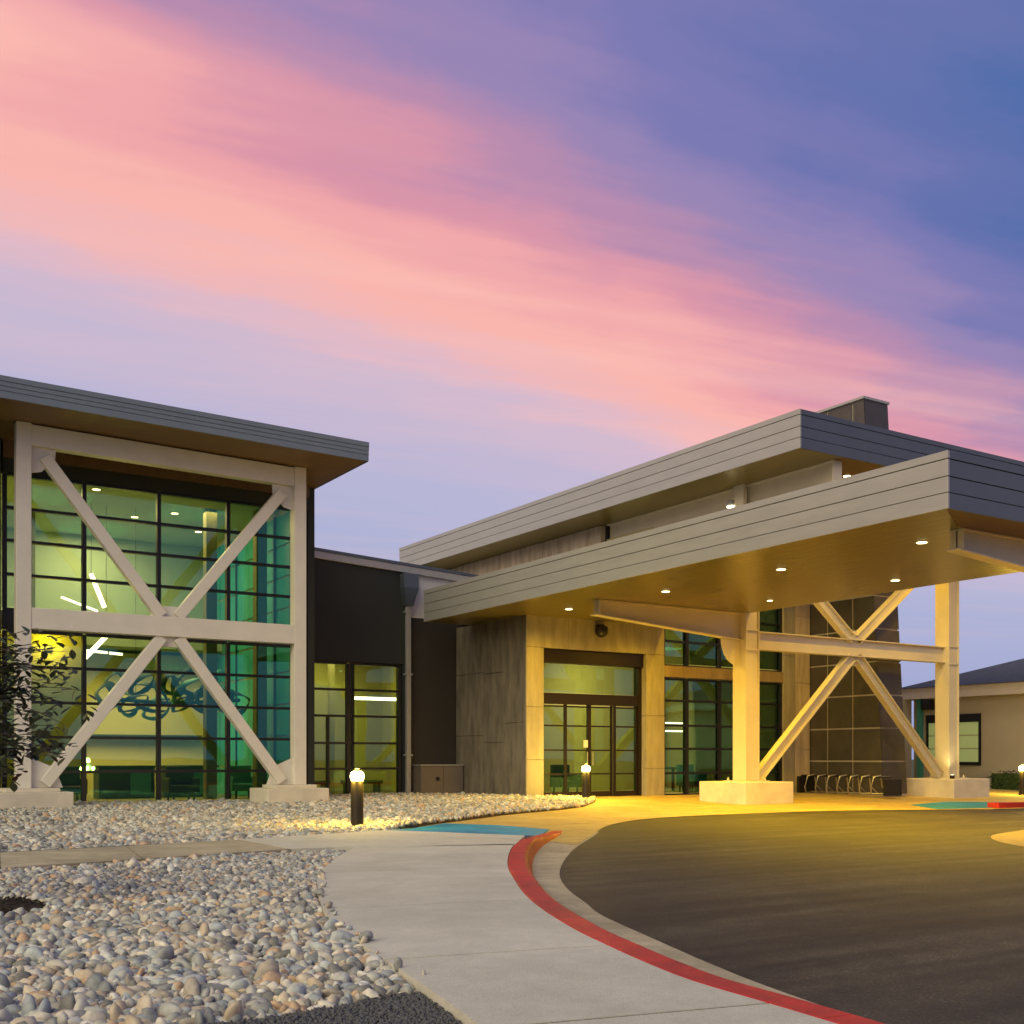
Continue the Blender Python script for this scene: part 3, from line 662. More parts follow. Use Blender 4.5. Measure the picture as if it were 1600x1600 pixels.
# hanging sculpture: looping bands
sc = thing('hanging_sculpture', 'dark petrol blue sculpture of looping bands hung in the atrium', 'sculpture', (8.2, 29.0, 7.4))
random.seed(21)
for i in range(17):
    cx = 6.55+i*.2; cz = 2.75+.32*math.sin(i*1.9)+(.10 if i > 6 else -.05); rx = random.uniform(.24, .50); rz_ = random.uniform(.16, .36); ph = random.uniform(-.7, .7)
    pts = []
    for k_ in range(19):
        a = 2*math.pi*k_/18; u_, v_ = rx*math.cos(a), rz_*math.sin(a)*(1+.3*math.sin(2*a+i)); pts.append((cx+u_*math.cos(ph)-v_*math.sin(ph), 29+.25*math.sin(a+i), cz+u_*math.sin(ph)+v_*math.cos(ph)))
    rb2 = MB(); wd = random.uniform(.07, .13); 
    for q_, p_ in enumerate(pts):
        nx, nz = p_[0]-cx, p_[2]-cz; ll = math.hypot(nx, nz) or 1; tw_ = .5+.5*math.sin(q_*.7+i)
        rb2.v += [(p_[0]-nx/ll*wd*tw_, p_[1]-wd*(1.2-tw_), p_[2]-nz/ll*wd*tw_), (p_[0]+nx/ll*wd*.3, p_[1]+wd*(1.2-tw_), p_[2]+nz/ll*wd*.3)]
        if q_: rb2.f.append((2*q_-2, 2*q_, 2*q_+1, 2*q_-1))
    o_ = rb2.build('band', 'aqua' if i % 4 == 2 else 'sculpt', sc, smooth=True); sd_ = o_.modifiers.new('thick', 'SOLIDIFY'); sd_.thickness = .02
MB().tube([(6.5, 29, 2.62), (8.2, 29.05, 2.55), (9.9, 29, 2.68)], .05, 8).build('spine', 'sculpt', sc, smooth=True)
for xx in (7.2, 9.2): MB().tube([(xx, 29, 2.6), (xx, 29, 7.44)], .006, 6).build('cable', 'black', sc)
# furniture
def desk(x, y, w, d, label):
    t_ = thing('reception_desk', label, 'desk', (x, y, .1), 'dark desks in the atrium')
    MB().box(x, x+w, y, y+d, .9, .95).build('desktop', 'in_dark', t_, bevel=.01); MB().box(x+.05, x+w-.05, y+.06, y+.1, .1, .9).build('front_panel', 'in_dark', t_)
    MB().box(x+w*.55, x+w*.9, y+.04, y+.055, .2, .8).build('door_panel', 'aqua', t_)
    MB().box(x+.05, x+.1, y+.1, y+d, .1, .9).build('side_panel', 'in_dark', t_); MB().box(x+w-.1, x+w-.05, y+.1, y+d, .1, .9).build('side_panel', 'in_dark', t_)
desk(6.4, 29.6, 1.5, .7, 'dark desk with an aqua door panel, left of the two in the atrium')
desk(8.1, 29.8, 1.5, .7, 'dark desk in front of the right half of the atrium glazing')
def armchair(x, y, label, m_='in_dark'):
    t_ = thing('armchair', label, 'chair', (x, y, .1), 'lobby armchairs')
    MB().box(x, x+.62, y, y+.6, .3, .48).build('seat', m_, t_, bevel=.03); MB().box(x, x+.62, y+.5, y+.64, .49, .95).build('backrest', m_, t_, bevel=.03)
    for a in (-.07, .62): MB().box(x+a+.002, x+a+.068, y, y+.55, .3, .66).build('armrest', m_, t_, bevel=.02)
    for a, b in ((.04, .04), (.54, .04), (.04, .5), (.54, .5)): MB().box(x+a, x+a+.04, y+b, y+b+.04, .1, .3).build('leg', 'black', t_)
armchair(5.0, 27.3, 'dark armchair behind the leftmost low panes of the atrium')
armchair(9.35, 27.8, 'aqua armchair near the right end of the atrium glazing', 'aqua')
armchair(7.6, 27.2, 'dark armchair behind the middle low panes of the atrium')

# ------------------------------------------------------------------ braced steel frames
def hbar(mb, a, b, w, t, n=(0, 1, 0)):
    """I-section from a to b lying in the plane with normal n: two flanges and a web"""
    a = Vector(a); b = Vector(b); d = (b-a).normalized(); nn = Vector(n); sd = d.cross(nn).normalized()
    mb.bar(a, b, w-.04, .03, n)                       # web
    for s_ in (-1, 1): mb.bar(a+sd*(w/2-.01)*s_, b+sd*(w/2-.01)*s_, .022, t, n)
def solid(mb, a, b, w, t, n=(0, 1, 0)): mb.bar(a, b, w, t, n)
# atrium frame
fr = thing('braced_frame', 'pale steel X-braced frame standing in front of the glazed atrium', 'steel frame', (6.65, 23.97, 0))
Y = 23.97; xl, xr = 3.76, 9.54
for x_, (pa, pc) in ((xl, (3.37, 4.91)), (xr, (8.84+.35, 10.68))):
    x0, x1 = (3.17, 4.62) if x_ == xl else (8.64, 10.07)
    pl = MB().box(x0, x1, 23.45, 24.65, -.05, .47).build('plinth', 'plinth', fr, bevel=.015)
    MB().box(x0+.22, x1-.22, 23.62, 24.42, .47, .545).build('base_slab', 'plinth', pl, bevel=.01)
    MB().box(x_-.14, x_+.14, Y-.14, Y+.14, .545, zs7(x_)-.004).build('column', 'steel', fr, bevel=.012)
    sgn = 1 if x_ == xl else -1
    gp = MB().prism([(0, 0), (1, 0), (1, 1)], 0, 1); gp.v = []; gp.f = []
    def gus(pts): 
        q_ = MB(); n_ = len(pts); q_.v = [(px_, Y-.012, pz_) for px_, pz_ in pts]+[(px_, Y+.012, pz_) for px_, pz_ in pts]
        q_.f = [tuple(range(n_)), tuple(reversed(range(n_, 2*n_)))]+[(i, (i+1) % n_, n_+(i+1) % n_, n_+i) for i in range(n_)]
        g_ = q_.build('gusset', 'steel', fr)
        mx_ = sum(p_[0] for p_ in pts)/n_; mz_ = sum(p_[1] for p_ in pts)/n_
        for px_, pz_ in pts: MB().tube([(px_*.75+mx_*.25, Y-.01, pz_*.75+mz_*.25), (px_*.75+mx_*.25, Y-.035, pz_*.75+mz_*.25)], .022, 6).build('bolt', 'steel', g_)
        return g_
    gus([(x_+sgn*.14, .55), (x_+sgn*.75, .55), (x_+sgn*.6, .95), (x_+sgn*.14, 1.15)])
    zt = zs7(x_)-.42; gus([(x_+sgn*.14, zt), (x_+sgn*.62, zt), (x_+sgn*.6, zt-.25), (x_+sgn*.35, zt-.5), (x_+sgn*.14, zt-.55)])
tb = MB(); tb.hexa([(xl+.14, Y-.13, zs7(xl)-.44), (xr-.14, Y-.13, zs7(xr)-.44), (xr-.14, Y+.13, zs7(xr)-.44), (xl+.14, Y+.13, zs7(xl)-.44), (xl+.14, Y-.13, zs7(xl)-.03), (xr-.14, Y-.13, zs7(xr)-.03), (xr-.14, Y+.13, zs7(xr)-.03), (xl+.14, Y+.13, zs7(xl)-.03)])
tb.build('beam', 'steel', fr, bevel=.01)
MB().box(xl+.14, xr-.14, Y-.13, Y+.13, 3.71, 4.13).build('beam', 'steel', fr, bevel=.01)
xm = 6.65
for sx, xe in ((-1, xl+.18), (1, xr-.18)):
    m1 = MB(); solid(m1, (xe+(-sx)*.22, Y, zs7(xe)-.62), (xm+sx*.17, Y, 4.14), .235, .20); m1.build('brace', 'steel', fr, bevel=.012)
    m1 = MB(); solid(m1, (xm+sx*.17, Y, 3.70), (xe+(-sx)*.22, Y, .62), .235, .20); m1.build('brace', 'steel', fr, bevel=.012)
for z0, z1 in ((4.13, 4.36), (3.50, 3.71)):
    MB().hexa([(xm-.42, Y-.011, z0), (xm+.42, Y-.011, z0), (xm+.42, Y+.011, z0), (xm-.42, Y+.011, z0), (xm-.3, Y-.011, z1), (xm+.3, Y-.011, z1), (xm+.3, Y+.011, z1), (xm-.3, Y+.011, z1)]).build('gusset', 'steel', fr)

# canopy frames
def canopy_frame(Y, label):
    t_ = thing('braced_frame', label, 'steel frame', (24.2, Y, 0), 'braced frames carrying the entrance roofs')
    xl, xr = 20.2, 28.2; g0 = gz(Y)
    for x_ in (xl, xr):
        x0 = x_-.8; pl = MB().box(x0, x0+1.65, Y-.8, Y+.86, -.05, .55).build('plinth', 'plinth', t_, bevel=.02)
        MB().box(x0+.42, x0+1.24, Y-.38, Y+.42, .55, .575).build('base_plate', 'lamp_tinted_steel', pl)
        for a in (-.34, .34):
            for b in (-.28, .32): MB().lathe(x_+a+.03, Y+b, [(.03, .575), (.03, .62), (.015, .62), (.015, .66)], 8).build('bolt', 'lamp_tinted_steel', pl)
        c = MB(); c.box(x_-.235, x_-.205, Y-.235, Y+.235, .575, 7.45); c.box(x_+.205, x_+.235, Y-.235, Y+.235, .575, 7.45); c.box(x_-.205, x_+.205, Y-.195, Y-.165, .575, 7.45); c.box(x_-.205, x_+.205, Y+.165, Y+.195, .575, 7.45)
        for zz in (3.86, 4.36): c.box(x_-.203, x_+.203, Y-.23, Y-.196, zz-.02, zz+.02)
        c.build('column', 'lamp_tinted_steel', t_, bevel=.006)
        # tapered cantilever toward -X under the low canopy
        if x_ == xl:
            w_ = MB(); xa, xb = 15.5, xl-.236
            w_.hexa([(xa, Y-.012, 4.45), (xb, Y-.012, 4.12), (xb, Y+.012, 4.12), (xa, Y+.012, 4.45), (xa, Y-.012, 4.75), (xb, Y-.012, 4.75), (xb, Y+.012, 4.75), (xa, Y+.012, 4.75)])
            w_.hexa([(xa-.1, Y-.12, 4.43), (xb, Y-.12, 4.09), (xb, Y+.12, 4.09), (xa-.1, Y+.12, 4.43), (xa-.1, Y-.12, 4.452), (xb, Y-.12, 4.118), (xb, Y+.12, 4.118), (xa-.1, Y+.12, 4.452)])
            w_.box(xa-.02, xb, Y-.12, Y+.12, 4.752, 4.776); w_.box(xa, xa+.02, Y-.12, Y+.12, 4.454, 4.75)
            w_.build('cantilever_arm', 'lamp_tinted_steel', t_)
            # curved knee plate on the left of the column
            pts = [(xb, 4.11), (xb-.62, 4.15)]+[(xb-.62+.5*(1-math.cos(a)), 4.14-.66*math.sin(a)) for a in [R(90)*i/7 for i in range(1, 8)]]+[(xb, 3.46)]
            q_ = MB(); n_ = len(pts); q_.v = [(px_, Y-.014, pz_) for px_, pz_ in pts]+[(px_, Y+.014, pz_) for px_, pz_ in pts]
            q_.f = [tuple(range(n_)), tuple(reversed(range(n_, 2*n_)))]+[(i, (i+1) % n_, n_+(i+1) % n_, n_+i) for i in range(n_)]; q_.build('gusset', 'lamp_tinted_steel', t_)
    for z_ in (4.125, 7.22):
        m1 = MB(); hbar(m1, (xl+.236, Y, z_), (xr-.236, Y, z_), .46, .24); m1.build('beam', 'lamp_tinted_steel', t_)
    xm = 24.2
    for sx, xe in ((-1, xl+.25), (1, xr-.25)):
        m1 = MB(); hbar(m1, (xe-sx*.18, Y, 7.0), (xm+sx*.12, Y, 4.37), .27, .2); m1.build('brace', 'lamp_tinted_steel', t_)
        m1 = MB(); hbar(m1, (xm+sx*.12, Y, 3.88), (xe-sx*.1, Y, .62), .27, .2); m1.build('brace', 'lamp_tinted_steel', t_)
    for z_, r_ in ((4.36, 1), (3.89, -1)):
        q_ = MB(); pts = [(xm+.27*math.cos(a), z_+r_*.24*math.sin(a)) for a in [math.pi*i/10 for i in range(11)]]; n_ = len(pts)
        q_.v = [(px_, Y-.012, pz_) for px_, pz_ in pts]+[(px_, Y+.012, pz_) for px_, pz_ in pts]
        q_.f = [tuple(range(n_)), tuple(reversed(range(n_, 2*n_)))]+[(i, (i+1) % n_, n_+(i+1) % n_, n_+i) for i in range(n_)]; q_.build('gusset', 'lamp_tinted_steel', t_)
    return t_
f1 = canopy_frame(20.7, 'pale steel frame, its colour yellowed for lamplight, with an X brace on two concrete plinths under the entrance roofs')
f2 = dup(f1, (0, -9.5, 0), 'steel frame with a tapered arm under the front corner of the low canopy')

# ------------------------------------------------------------------ low canopy
CX0, CY0 = 14.13, 10.38
lc = thing('low_canopy', 'low flat entrance canopy with grey board fascia and yellow lit soffit', 'canopy', (CX0, CY0, 4.78))
MB().box(CX0, 20.1, CY0, 26.5, 4.80, 5.55).build('roof', 'roof', lc)
bx, by = CX0+2.95, CY0+2.15
def mitre(x_): return CY0+(x_-CX0)*.574 if x_ < 15.35 else 11.08
xq = CX0; sx_ = .2985
MB().box(CX0+.02, 20.08, CY0+.02, 26.48, 4.79, 4.799).build('soffit', 'joint_dark', lc)
while xq < 20.09:
    xe_ = min(xq+sx_, 20.1); MB().prism([(xq+.0025, mitre(xq)+.003), (xe_-.0025, mitre(xe_)+.003), (xe_-.0025, 26.5), (xq+.0025, 26.5)], 4.78, 4.789).build('plank', 'soffit', lc); xq = xe_
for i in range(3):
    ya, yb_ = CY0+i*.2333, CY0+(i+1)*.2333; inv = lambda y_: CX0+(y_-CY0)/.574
    MB().prism([(inv(ya)+.003, ya+.0025), (20.1, ya+.0025), (20.1, yb_-.0025), (inv(yb_)+.003, yb_-.0025)], 4.7805, 4.789).build('plank', 'brown_and_shaded', lc)  # shade in front of the beam put into a darker plank colour
fascia_boards(lc, 'fascia', 'x-', CY0-.05, 26.5, CX0, 4.775, 5.62)
fascia_boards(lc, 'dark_and_shaded', 'y-', CX0+.003, 20.12, CY0, 4.777, 5.618)
fascia_boards(lc, 'fascia', 'y-', 20.101, 20.14, 26.5, 4.78, 5.62, fr=(1,), depth=16.0)
for xx, yy, pw in ((15.95, 12.2, 1600), (15.95, 15.4, 1500), (15.95, 18.8, 1000), (15.85, 22.3, 750), (18.9, 12.2, 1600), (18.9, 15.1, 1500), (18.9, 18.6, 950), (18.9, 22.3, 600)):
    downlight(lc, xx, yy, 4.778, pw, YEL, r=.085 if yy < 16 or xx < 17 else .06, spot=162)

# ------------------------------------------------------------------ high roof
hr = thing('high_roof', 'upper flat roof with grey board fascia above the entrance', 'roof', (18.7, 17.5, 8.0))
MB().box(18.7, 32, 17.5, 37, 8.02, 8.8).build('roof', 'roof', hr)
MB().box(18.7, 20.05, 17.5, 37, 8.0, 8.019).build('soffit', 'soffit', hr)
MB().box(20.051, 32, 17.5, 37, 8.001, 8.019).build('soffit', 'brown_and_shaded', hr)
fascia_boards(hr, 'fascia', 'x-', 17.45, 37, 18.7, 7.995, 8.86)
for a, b in ((18.703, 20.9), (20.906, 32)): fascia_boards(hr, 'dark_and_shaded', 'y-', a, b, 17.5, 7.997, 8.858)
for x_ in (20.2, 28.2):
    m1 = MB(); y0, y1 = 17.75, (26.3 if x_ < 25 else 23.7)
    m1.box(x_-.15, x_+.15, y0, y1, 7.97, 7.998); m1.box(x_-.15, x_+.15, y0, y1, 7.46, 7.49); m1.box(x_-.02, x_+.02, y0+.03, y1, 7.49, 7.97); m1.box(x_-.15, x_+.15, y0, y0+.03, 7.49, 7.97)
    m1.build('beam', 'lamp_tinted_steel', hr)
MB().box(19.93, 20.045, 20.52, 20.88, 7.40, 7.998).build('post', 'lamp_tinted_steel', hr, bevel=.005)
for yy, lb in ((20.95, 'small lit floodlight beside the post under the high roof beam'),):
    fl = thing('floodlight', lb, 'light', (19.9, yy, 7.5))
    MB().box(19.98, 20.05, yy-.03, yy+.03, 7.56, 7.62).build('bracket', 'cap', fl)
    MB().lathe(19.93, yy, [(.10, 7.52), (.12, 7.58), (.10, 7.66)], 16).build('housing', 'cap', fl)
    MB().lathe(19.93, yy, [(.11, 7.49), (.115, 7.519)], 16).build('lens', 'lenspale', fl)
    lamp('SPOT', (19.93, yy, 7.46), 25, (1, .74, .26), fl, size=.1, spot=140)
for xx, yy in ((21.5, 18.6), (21.5, 22.3), (25.9, 18.6), (27.3, 22.3)): downlight(hr, xx, yy, 8.0, 1100, YEL, spot=150)

# ------------------------------------------------------------------ entrance building
eb = thing('entrance_building', 'entrance block of board marked concrete with glass doors under the canopy', 'building', (15.6, 23.8, .1))
WY = 23.8
# side wall of cast panels facing -X
cols = [(23.82, 24.86), (24.87, 25.90), (25.91, 27.38)]; cuts_ = [[.08, 2.05, 4.79], [.08, 1.55, 3.4, 4.79], [.08, 1.75, 3.45, 4.79]]
for (a, b), zz in zip(cols, cuts_):
    for p, q in zip(zz, zz[1:]): MB().box(15.58+random.uniform(0, .008), 15.75, a, b, p+.005, q-.005).build('panel', 'board', eb, bevel=.006)
MB().box(15.70, 15.9, 23.86, 27.4, .05, 4.78).build('wall', 'joint_dark', eb)
# piers and head wall
def pier(x0, x1, zz, m_='board2', y0=WY, y1=WY+.4):
    for p, q in zip(zz, zz[1:]): MB().box(x0, x1, y0+random.uniform(0, .006), y1, p+.004, q-.004).build('panel', m_, eb, bevel=.006)
pier(15.60, 16.13, [.06, 1.1, 2.45, 3.98])
pier(19.51, 20.15, [.06, .85, 2.3, 3.98])
for a, b in ((15.60, 16.9), (16.905, 18.0), (18.005, 19.1), (19.105, 20.15)): pier(a, b, [3.98, 4.94])
MB().box(15.9, 20.15, WY+.06, WY+.38, 4.0, 4.9).build('wall', 'joint_dark', eb)
# upper facade above low canopy between X 20.15..26
pier(20.40, 24.76, [7.3, 7.995]); pier(24.77, 25.25, [.1, 2.0, 4.2, 6.1, 8.0]); pier(25.255, 25.87, [.1, 1.4, 3.4, 5.4, 8.0], m_='wood')
# windows
XW = [20.19, 21.05, 22.28, 23.52, 24.74]
window_grid(eb, WY+.1, XW, [.15, .72, 1.40, 2.05, 2.74, 3.34], glass='glass2', w=.06, vw=.10)
window_grid(eb, WY+.1, XW, [3.74, 4.39, 5.1, 5.9, 6.6, 7.28], glass='glass2', w=.06, vw=.10)
for a, b in ((20.16, 21.9), (21.905, 23.3), (23.305, 24.765)): MB().box(a, b, WY+.02, WY+.3, 3.39, 3.70).build('spandrel', 'spandrel', eb, bevel=.004)
# door unit
dz = [.14, .70, 1.35, 1.99, 2.50]
du = MB().box(16.14, 19.50, WY+.22, WY+.42, 2.56, 2.84).build('door_head', 'mulbrown', eb)
MB().box(16.14, 19.50, WY+.12, WY+.42, 3.62, 3.975).build('door_canopy', 'mulbrown', eb)
MB().box(16.24, 19.40, WY+.3, WY+.312, 2.86, 3.60).build('pane', 'glass2', eb)
for x_ in (16.14, 19.40): MB().box(x_, x_+.10, WY+.2, WY+.42, .1, 3.62).build('jamb', 'mulbrown', eb)
xs_ = [16.245, 17.02, 17.81, 18.60, 19.395]
for i, (a, b) in enumerate(zip(xs_, xs_[1:])):
    yy = WY+(.26 if i in (0, 3) else .32)
    lf = MB().box(a+.003, b-.003, yy, yy+.05, .105, .25).build('door', 'mulbrown', eb)
    for xx in (a+.003, b-.063): MB().box(xx, xx+.06, yy-.002, yy+.048, .25, 2.555).build('stile', 'mulbrown', lf)
    zz = [.25, .72, 1.35, 1.99, 2.50]
    for p, q in zip(zz, zz[1:]):
        MB().box(a+.064, b-.064, yy+.02, yy+.03, p+.02, q-.02).build('pane', 'glass2', lf)
        MB().box(a+.064, b-.064, yy, yy+.046, q-.02, q+.02).build('rail', 'mulbrown', lf)
    if i in (1, 2):
        hx = b-.10 if i == 1 else a+.08; MB().box(hx, hx+.02, yy-.05, yy-.03, .95, 1.3).build('handle', 'cap', lf)
MB().box(17.62, 17.76, WY+.313, WY+.318, 1.42, 1.62).build('notice', 'lightwall', eb)
# low roof behind the canopy and high clerestory volume
MB().box(15.75, 20.3, WY+.1, 36, 4.96, 5.2).build('roof', 'roof', eb)
for i in range(8):
    a = 26.42+i*1.3; MB().box(19.93+random.uniform(0, .012), 20.1, a+.006, a+1.294, 5.2, 7.99).build('panel', 'wood', eb, bevel=.005)
MB().box(20.09, 20.3, 26.43, 36.8, 4.9, 7.99).build('wall', 'joint_dark', eb)
MB().box(19.98, 20.6, 26.28, 26.41, 4.96, 7.45).build('corner_post', 'mulbrown', eb)
MB().box(20.3, 20.45, 24.1, 26.27, 4.96, 7.99).build('wall', 'spandrel', eb)
room(eb, 15.95, 20.1, WY+.5, 32, .1, 4.7, wall='in_wall', left='in_yellow')
room(eb, 20.25, 26.4, WY+.5, 32, .1, 7.6, wall='in_wall')
for xx, yy, zz_, pw in ((18, 28, 4.6, 150), (23, 27.5, 7.5, 190), (23, 28.6, 4.0, 110), (21.5, 26, 4.4, 60)): lamp('AREA', (xx, yy, zz_), pw, (1, .88, .40), eb, size=1.4)
for a, b in (((22.9, 28, 2.28), (24.6, 28, 2.28)), ((22.9, 28, 2.02), (24.6, 28, 2.02))): MB().bar(a, b, .05, .05).build('light_tube', 'tube', eb)
downlight(eb, 17.0, 25.6, 4.69, 0, YEL, lens='lenspale', r=.14)
for xx in (21.3, 23.9): MB().box(xx, xx+.18, 30.5, 30.7, .1, 7.5).build('interior_column', 'in_col', eb)
MB().box(16.2, 19.9, 31.2, 31.9, .1, 2.4).build('interior_partition', 'in_yellow', eb)
MB().box(20.4, 26.2, 30.9, 31.1, .1, 3.6).build('interior_partition', 'in_wall', eb)
for xx in (20.7, 22.0, 24.4): MB().box(xx, xx+.9, 30.5, 30.88, .1, 1.5).build('bookcase', 'in_dark', eb)
t_ = thing('lobby_table', 'dark lobby table seen through the windows right of the doors', 'table', (22, 27, .1))
MB().box(21.2, 23.4, 26.4, 27.2, .80, .86).build('tabletop', 'in_dark', t_, bevel=.01)
for a, b in ((21.3, 26.5), (23.2, 26.5), (21.3, 27.0), (23.2, 27.0)): MB().box(a, a+.07, b, b+.07, .1, .8).build('leg', 'black', t_)
armchair(20.6, 25.4, 'dark armchair just right of the entrance pier behind glass'); armchair(22.4, 25.3, 'aqua armchair behind the entrance windows beside the steel column', 'aqua'); armchair(18.4, 26.2, 'dark armchair inside the entrance doors')
dome = thing('security_camera', 'round black camera on the wall above the entrance doors', 'camera', (17.84, 23.78, 4.55))
MB().lathe(17.84, 23.62, [(.17, 4.60), (.18, 4.50), (.165, 4.42), (.11, 4.35), (.03, 4.32)], 24).build('dome', 'black', dome, smooth=True)
MB().box(17.76, 17.92, 23.60, 23.79, 4.601, 4.66).build('bracket', 'black', dome)

# ------------------------------------------------------------------ link wing (low dark wing between atrium and entrance)
lw = thing('link_wing', 'low charcoal rendered wing between the atrium and the entrance', 'building', (11, 27.4, .1))
MB().hexa([(10.56, 27.4, 3.7), (14.12, 27.4, 3.7), (14.12, 27.75, 3.7), (10.56, 27.75, 3.7), (10.56, 27.4, 6.39), (14.12, 27.4, 6.185), (14.12, 27.75, 6.185), (10.56, 27.75, 6.39)]).build('wall', 'charcoal', lw)
MB().box(13.93, 14.12, 27.4, 27.75, 0, 3.695).build('wall', 'charcoal', lw)
MB().box(10.56, 11.1, 27.4, 27.75, 0, 3.695).build('wall', 'charcoal', lw)
MB().box(14.125, 16.2, 27.45, 27.8, 0, 5.0).build('wall', 'brownwall', lw)
zc_ = lambda x_: 6.63-.058*(x_-11.2)
def cop(x0, x1, y0, y1, d0, d1): return MB().hexa([(x0, y0, zc_(x0)+d0), (x1, y0, zc_(x1)+d0), (x1, y1, zc_(x1)+d0), (x0, y1, zc_(x0)+d0), (x0, y0, zc_(x0)+d1), (x1, y0, zc_(x1)+d1), (x1, y1, zc_(x1)+d1), (x0, y1, zc_(x0)+d1)])
MB().hexa([(14.125, 27.45, 5), (19.9, 27.45, 5), (19.9, 27.8, 5), (14.125, 27.8, 5)]+[(x_, y_, zc_(x_)-.27) for x_, y_ in ((14.125, 27.45), (19.9, 27.45), (19.9, 27.8), (14.125, 27.8))]).build('parapet', 'lightwall', lw)
cop(10.56, 19.9, 27.33, 27.85, -.27, -.08).build('coping', 'cap', lw, bevel=.008)
cop(10.56, 19.9, 27.31, 27.87, -.078, 0).build('coping', 'dark_and_shaded', lw, bevel=.005)
MB().box(10.56, 19.9, 27.88, 35, 5.7, 5.9).build('roof', 'roof', lw)
window_grid(lw, 27.48, [11.14, 12.36, 13.88], [.16, .86, 1.54, 2.26, 2.96, 3.66], glass='glass2', w=.06, vw=.12)
MB().box(12.46, 12.52, 27.47, 27.6, .16, 3.66).build('mullion', 'mullion', lw)
MB().box(11.74, 11.80, 27.46, 27.58, .16, 2.24).build('door_stile', 'mullion', lw)
MB().box(11.1, 13.93, 27.42, 27.7, 0, .10).build('sill', 'mullion', lw)
room(lw, 10.7, 16.0, 27.85, 33, .1, 4.6, wall='in_wall')
MB().bar((13.2, 29.5, 2.86), (14.9, 29.5, 2.86), .09, .07).build('light_tube', 'tube', lw)
MB().box(11.6, 12.3, 32.2, 32.7, .1, 2.4).build('interior_partition', 'in_dark', lw); MB().box(12.9, 13.05, 30, 30.15, .1, 4.6).build('interior_column', 'in_wall', lw)
lamp('AREA', (12.5, 29.5, 4.5), 62, (1, .88, .40), lw, size=1.5); lamp('AREA', (13.5, 31.5, 4.4), 45, (1, .88, .3), lw, size=1.0)
for i, (xx, lb) in enumerate(((11.3, 'dark low bench at the left of the link wing window'), (12.9, 'dark low bench at the right of the link wing window'))):
    t_ = thing('bench', lb, 'bench', (xx, 28.8, .1)); MB().box(xx, xx+1.1, 28.8, 29.25, .42, .52).build('seat', 'in_dark', t_)
    for a in (.05, .98): MB().box(xx+a, xx+a+.07, 28.85, 29.2, .1, .42).build('leg', 'black', t_)
# downspout
ds = thing('downspout', 'grey metal downspout with a dark hopper head on the charcoal wall', 'downspout', (14.02, 27.3, .1))
MB().box(13.97, 14.11, 27.26, 27.38, .1, 5.3).build('pipe', 'cap', ds, bevel=.015)
MB().hexa([(13.93, 27.2, 5.3), (14.15, 27.2, 5.3), (14.15, 27.39, 5.3), (13.93, 27.39, 5.3), (13.82, 27.1, 5.75), (14.26, 27.1, 5.75), (14.26, 27.39, 5.75), (13.82, 27.39, 5.75)]).build('hopper', 'dark_and_shaded', ds)
MB().box(13.82, 14.26, 27.1, 27.39, 5.75, 6.15).build('hopper', 'dark_and_shaded', ds, bevel=.01)
for zz in (1.2, 3.4, 5.1): MB().box(13.93, 14.15, 27.25, 27.395, zz, zz+.05).build('strap', 'cap', ds)
ub = thing('utility_cabinet', 'low brown metal cabinet against the dark wall beside the downspout', 'cabinet', (14.8, 27.1, .1))
MB().box(14.22, 15.54, 26.9, 27.43, .05, .93).build('body', 'mulbrown' if False else mat('cabinet_brown', (.15, .12, .095), .6, var=.1), ub, bevel=.01)
MB().box(14.20, 15.56, 26.88, 27.44, .931, .965).build('lid', 'cap', ub)
kn = MB().tube([(14.72, 26.9, .58), (14.72, 26.86, .58)], .05, 14); kn.build('dial', 'black', ub)
MB().box(14.9, 14.908, 26.895, 26.9, .1, .92).build('door_seam', 'black', ub)

# ------------------------------------------------------------------ tiled tower
tw = thing('tiled_tower', 'raked tower clad in dark square tiles rising through the high roof', 'tower', (25.9, 21.1, .1))
def fy(z): return 21.1+(z-.1)*.061
H_ = 11.5
MB().hexa([(25.93, 21.13, .05), (26.91, 21.13, .05), (26.91, 24.6, .05), (25.93, 24.6, .05), (25.93, fy(H_)+.03, H_), (26.91, fy(H_)+.03, H_), (26.91, 24.6, H_), (25.93, 24.6, H_)]).build('core', 'joint', tw)
r_h = .95; nrow = 12
for r in range(nrow):
    z0 = .1+r*r_h+.022; z1 = z0+r_h-.044
    # tiles on the -X face follow the rake at the front edge
    yb = [21.1, 22.2, 23.15, 24.1]
    for c in range(3):
        a0 = fy(z0) if c == 0 else yb[c]+.022; a1 = fy(z1) if c == 0 else yb[c]+.022; b0_ = yb[c+1]-.022
        MB().hexa([(25.9, a0, z0), (25.93, a0, z0), (25.93, b0_, z0), (25.9, b0_, z0), (25.9, a1, z1), (25.93, a1, z1), (25.93, b0_, z1), (25.9, b0_, z1)]).build('tile', 'tile', tw)
    MB().hexa([(25.905, fy(z0), z0), (26.94, fy(z0), z0), (26.94, fy(z0)+.03, z0), (25.905, fy(z0)+.03, z0), (25.905, fy(z1), z1), (26.94, fy(z1), z1), (26.94, fy(z1)+.03, z1), (25.905, fy(z1)+.03, z1)]).build('tile', 'tile', tw)
MB().box(25.85, 26.98, fy(H_)-.04, 24.65, H_, H_+.07).build('coping', 'cap', tw)

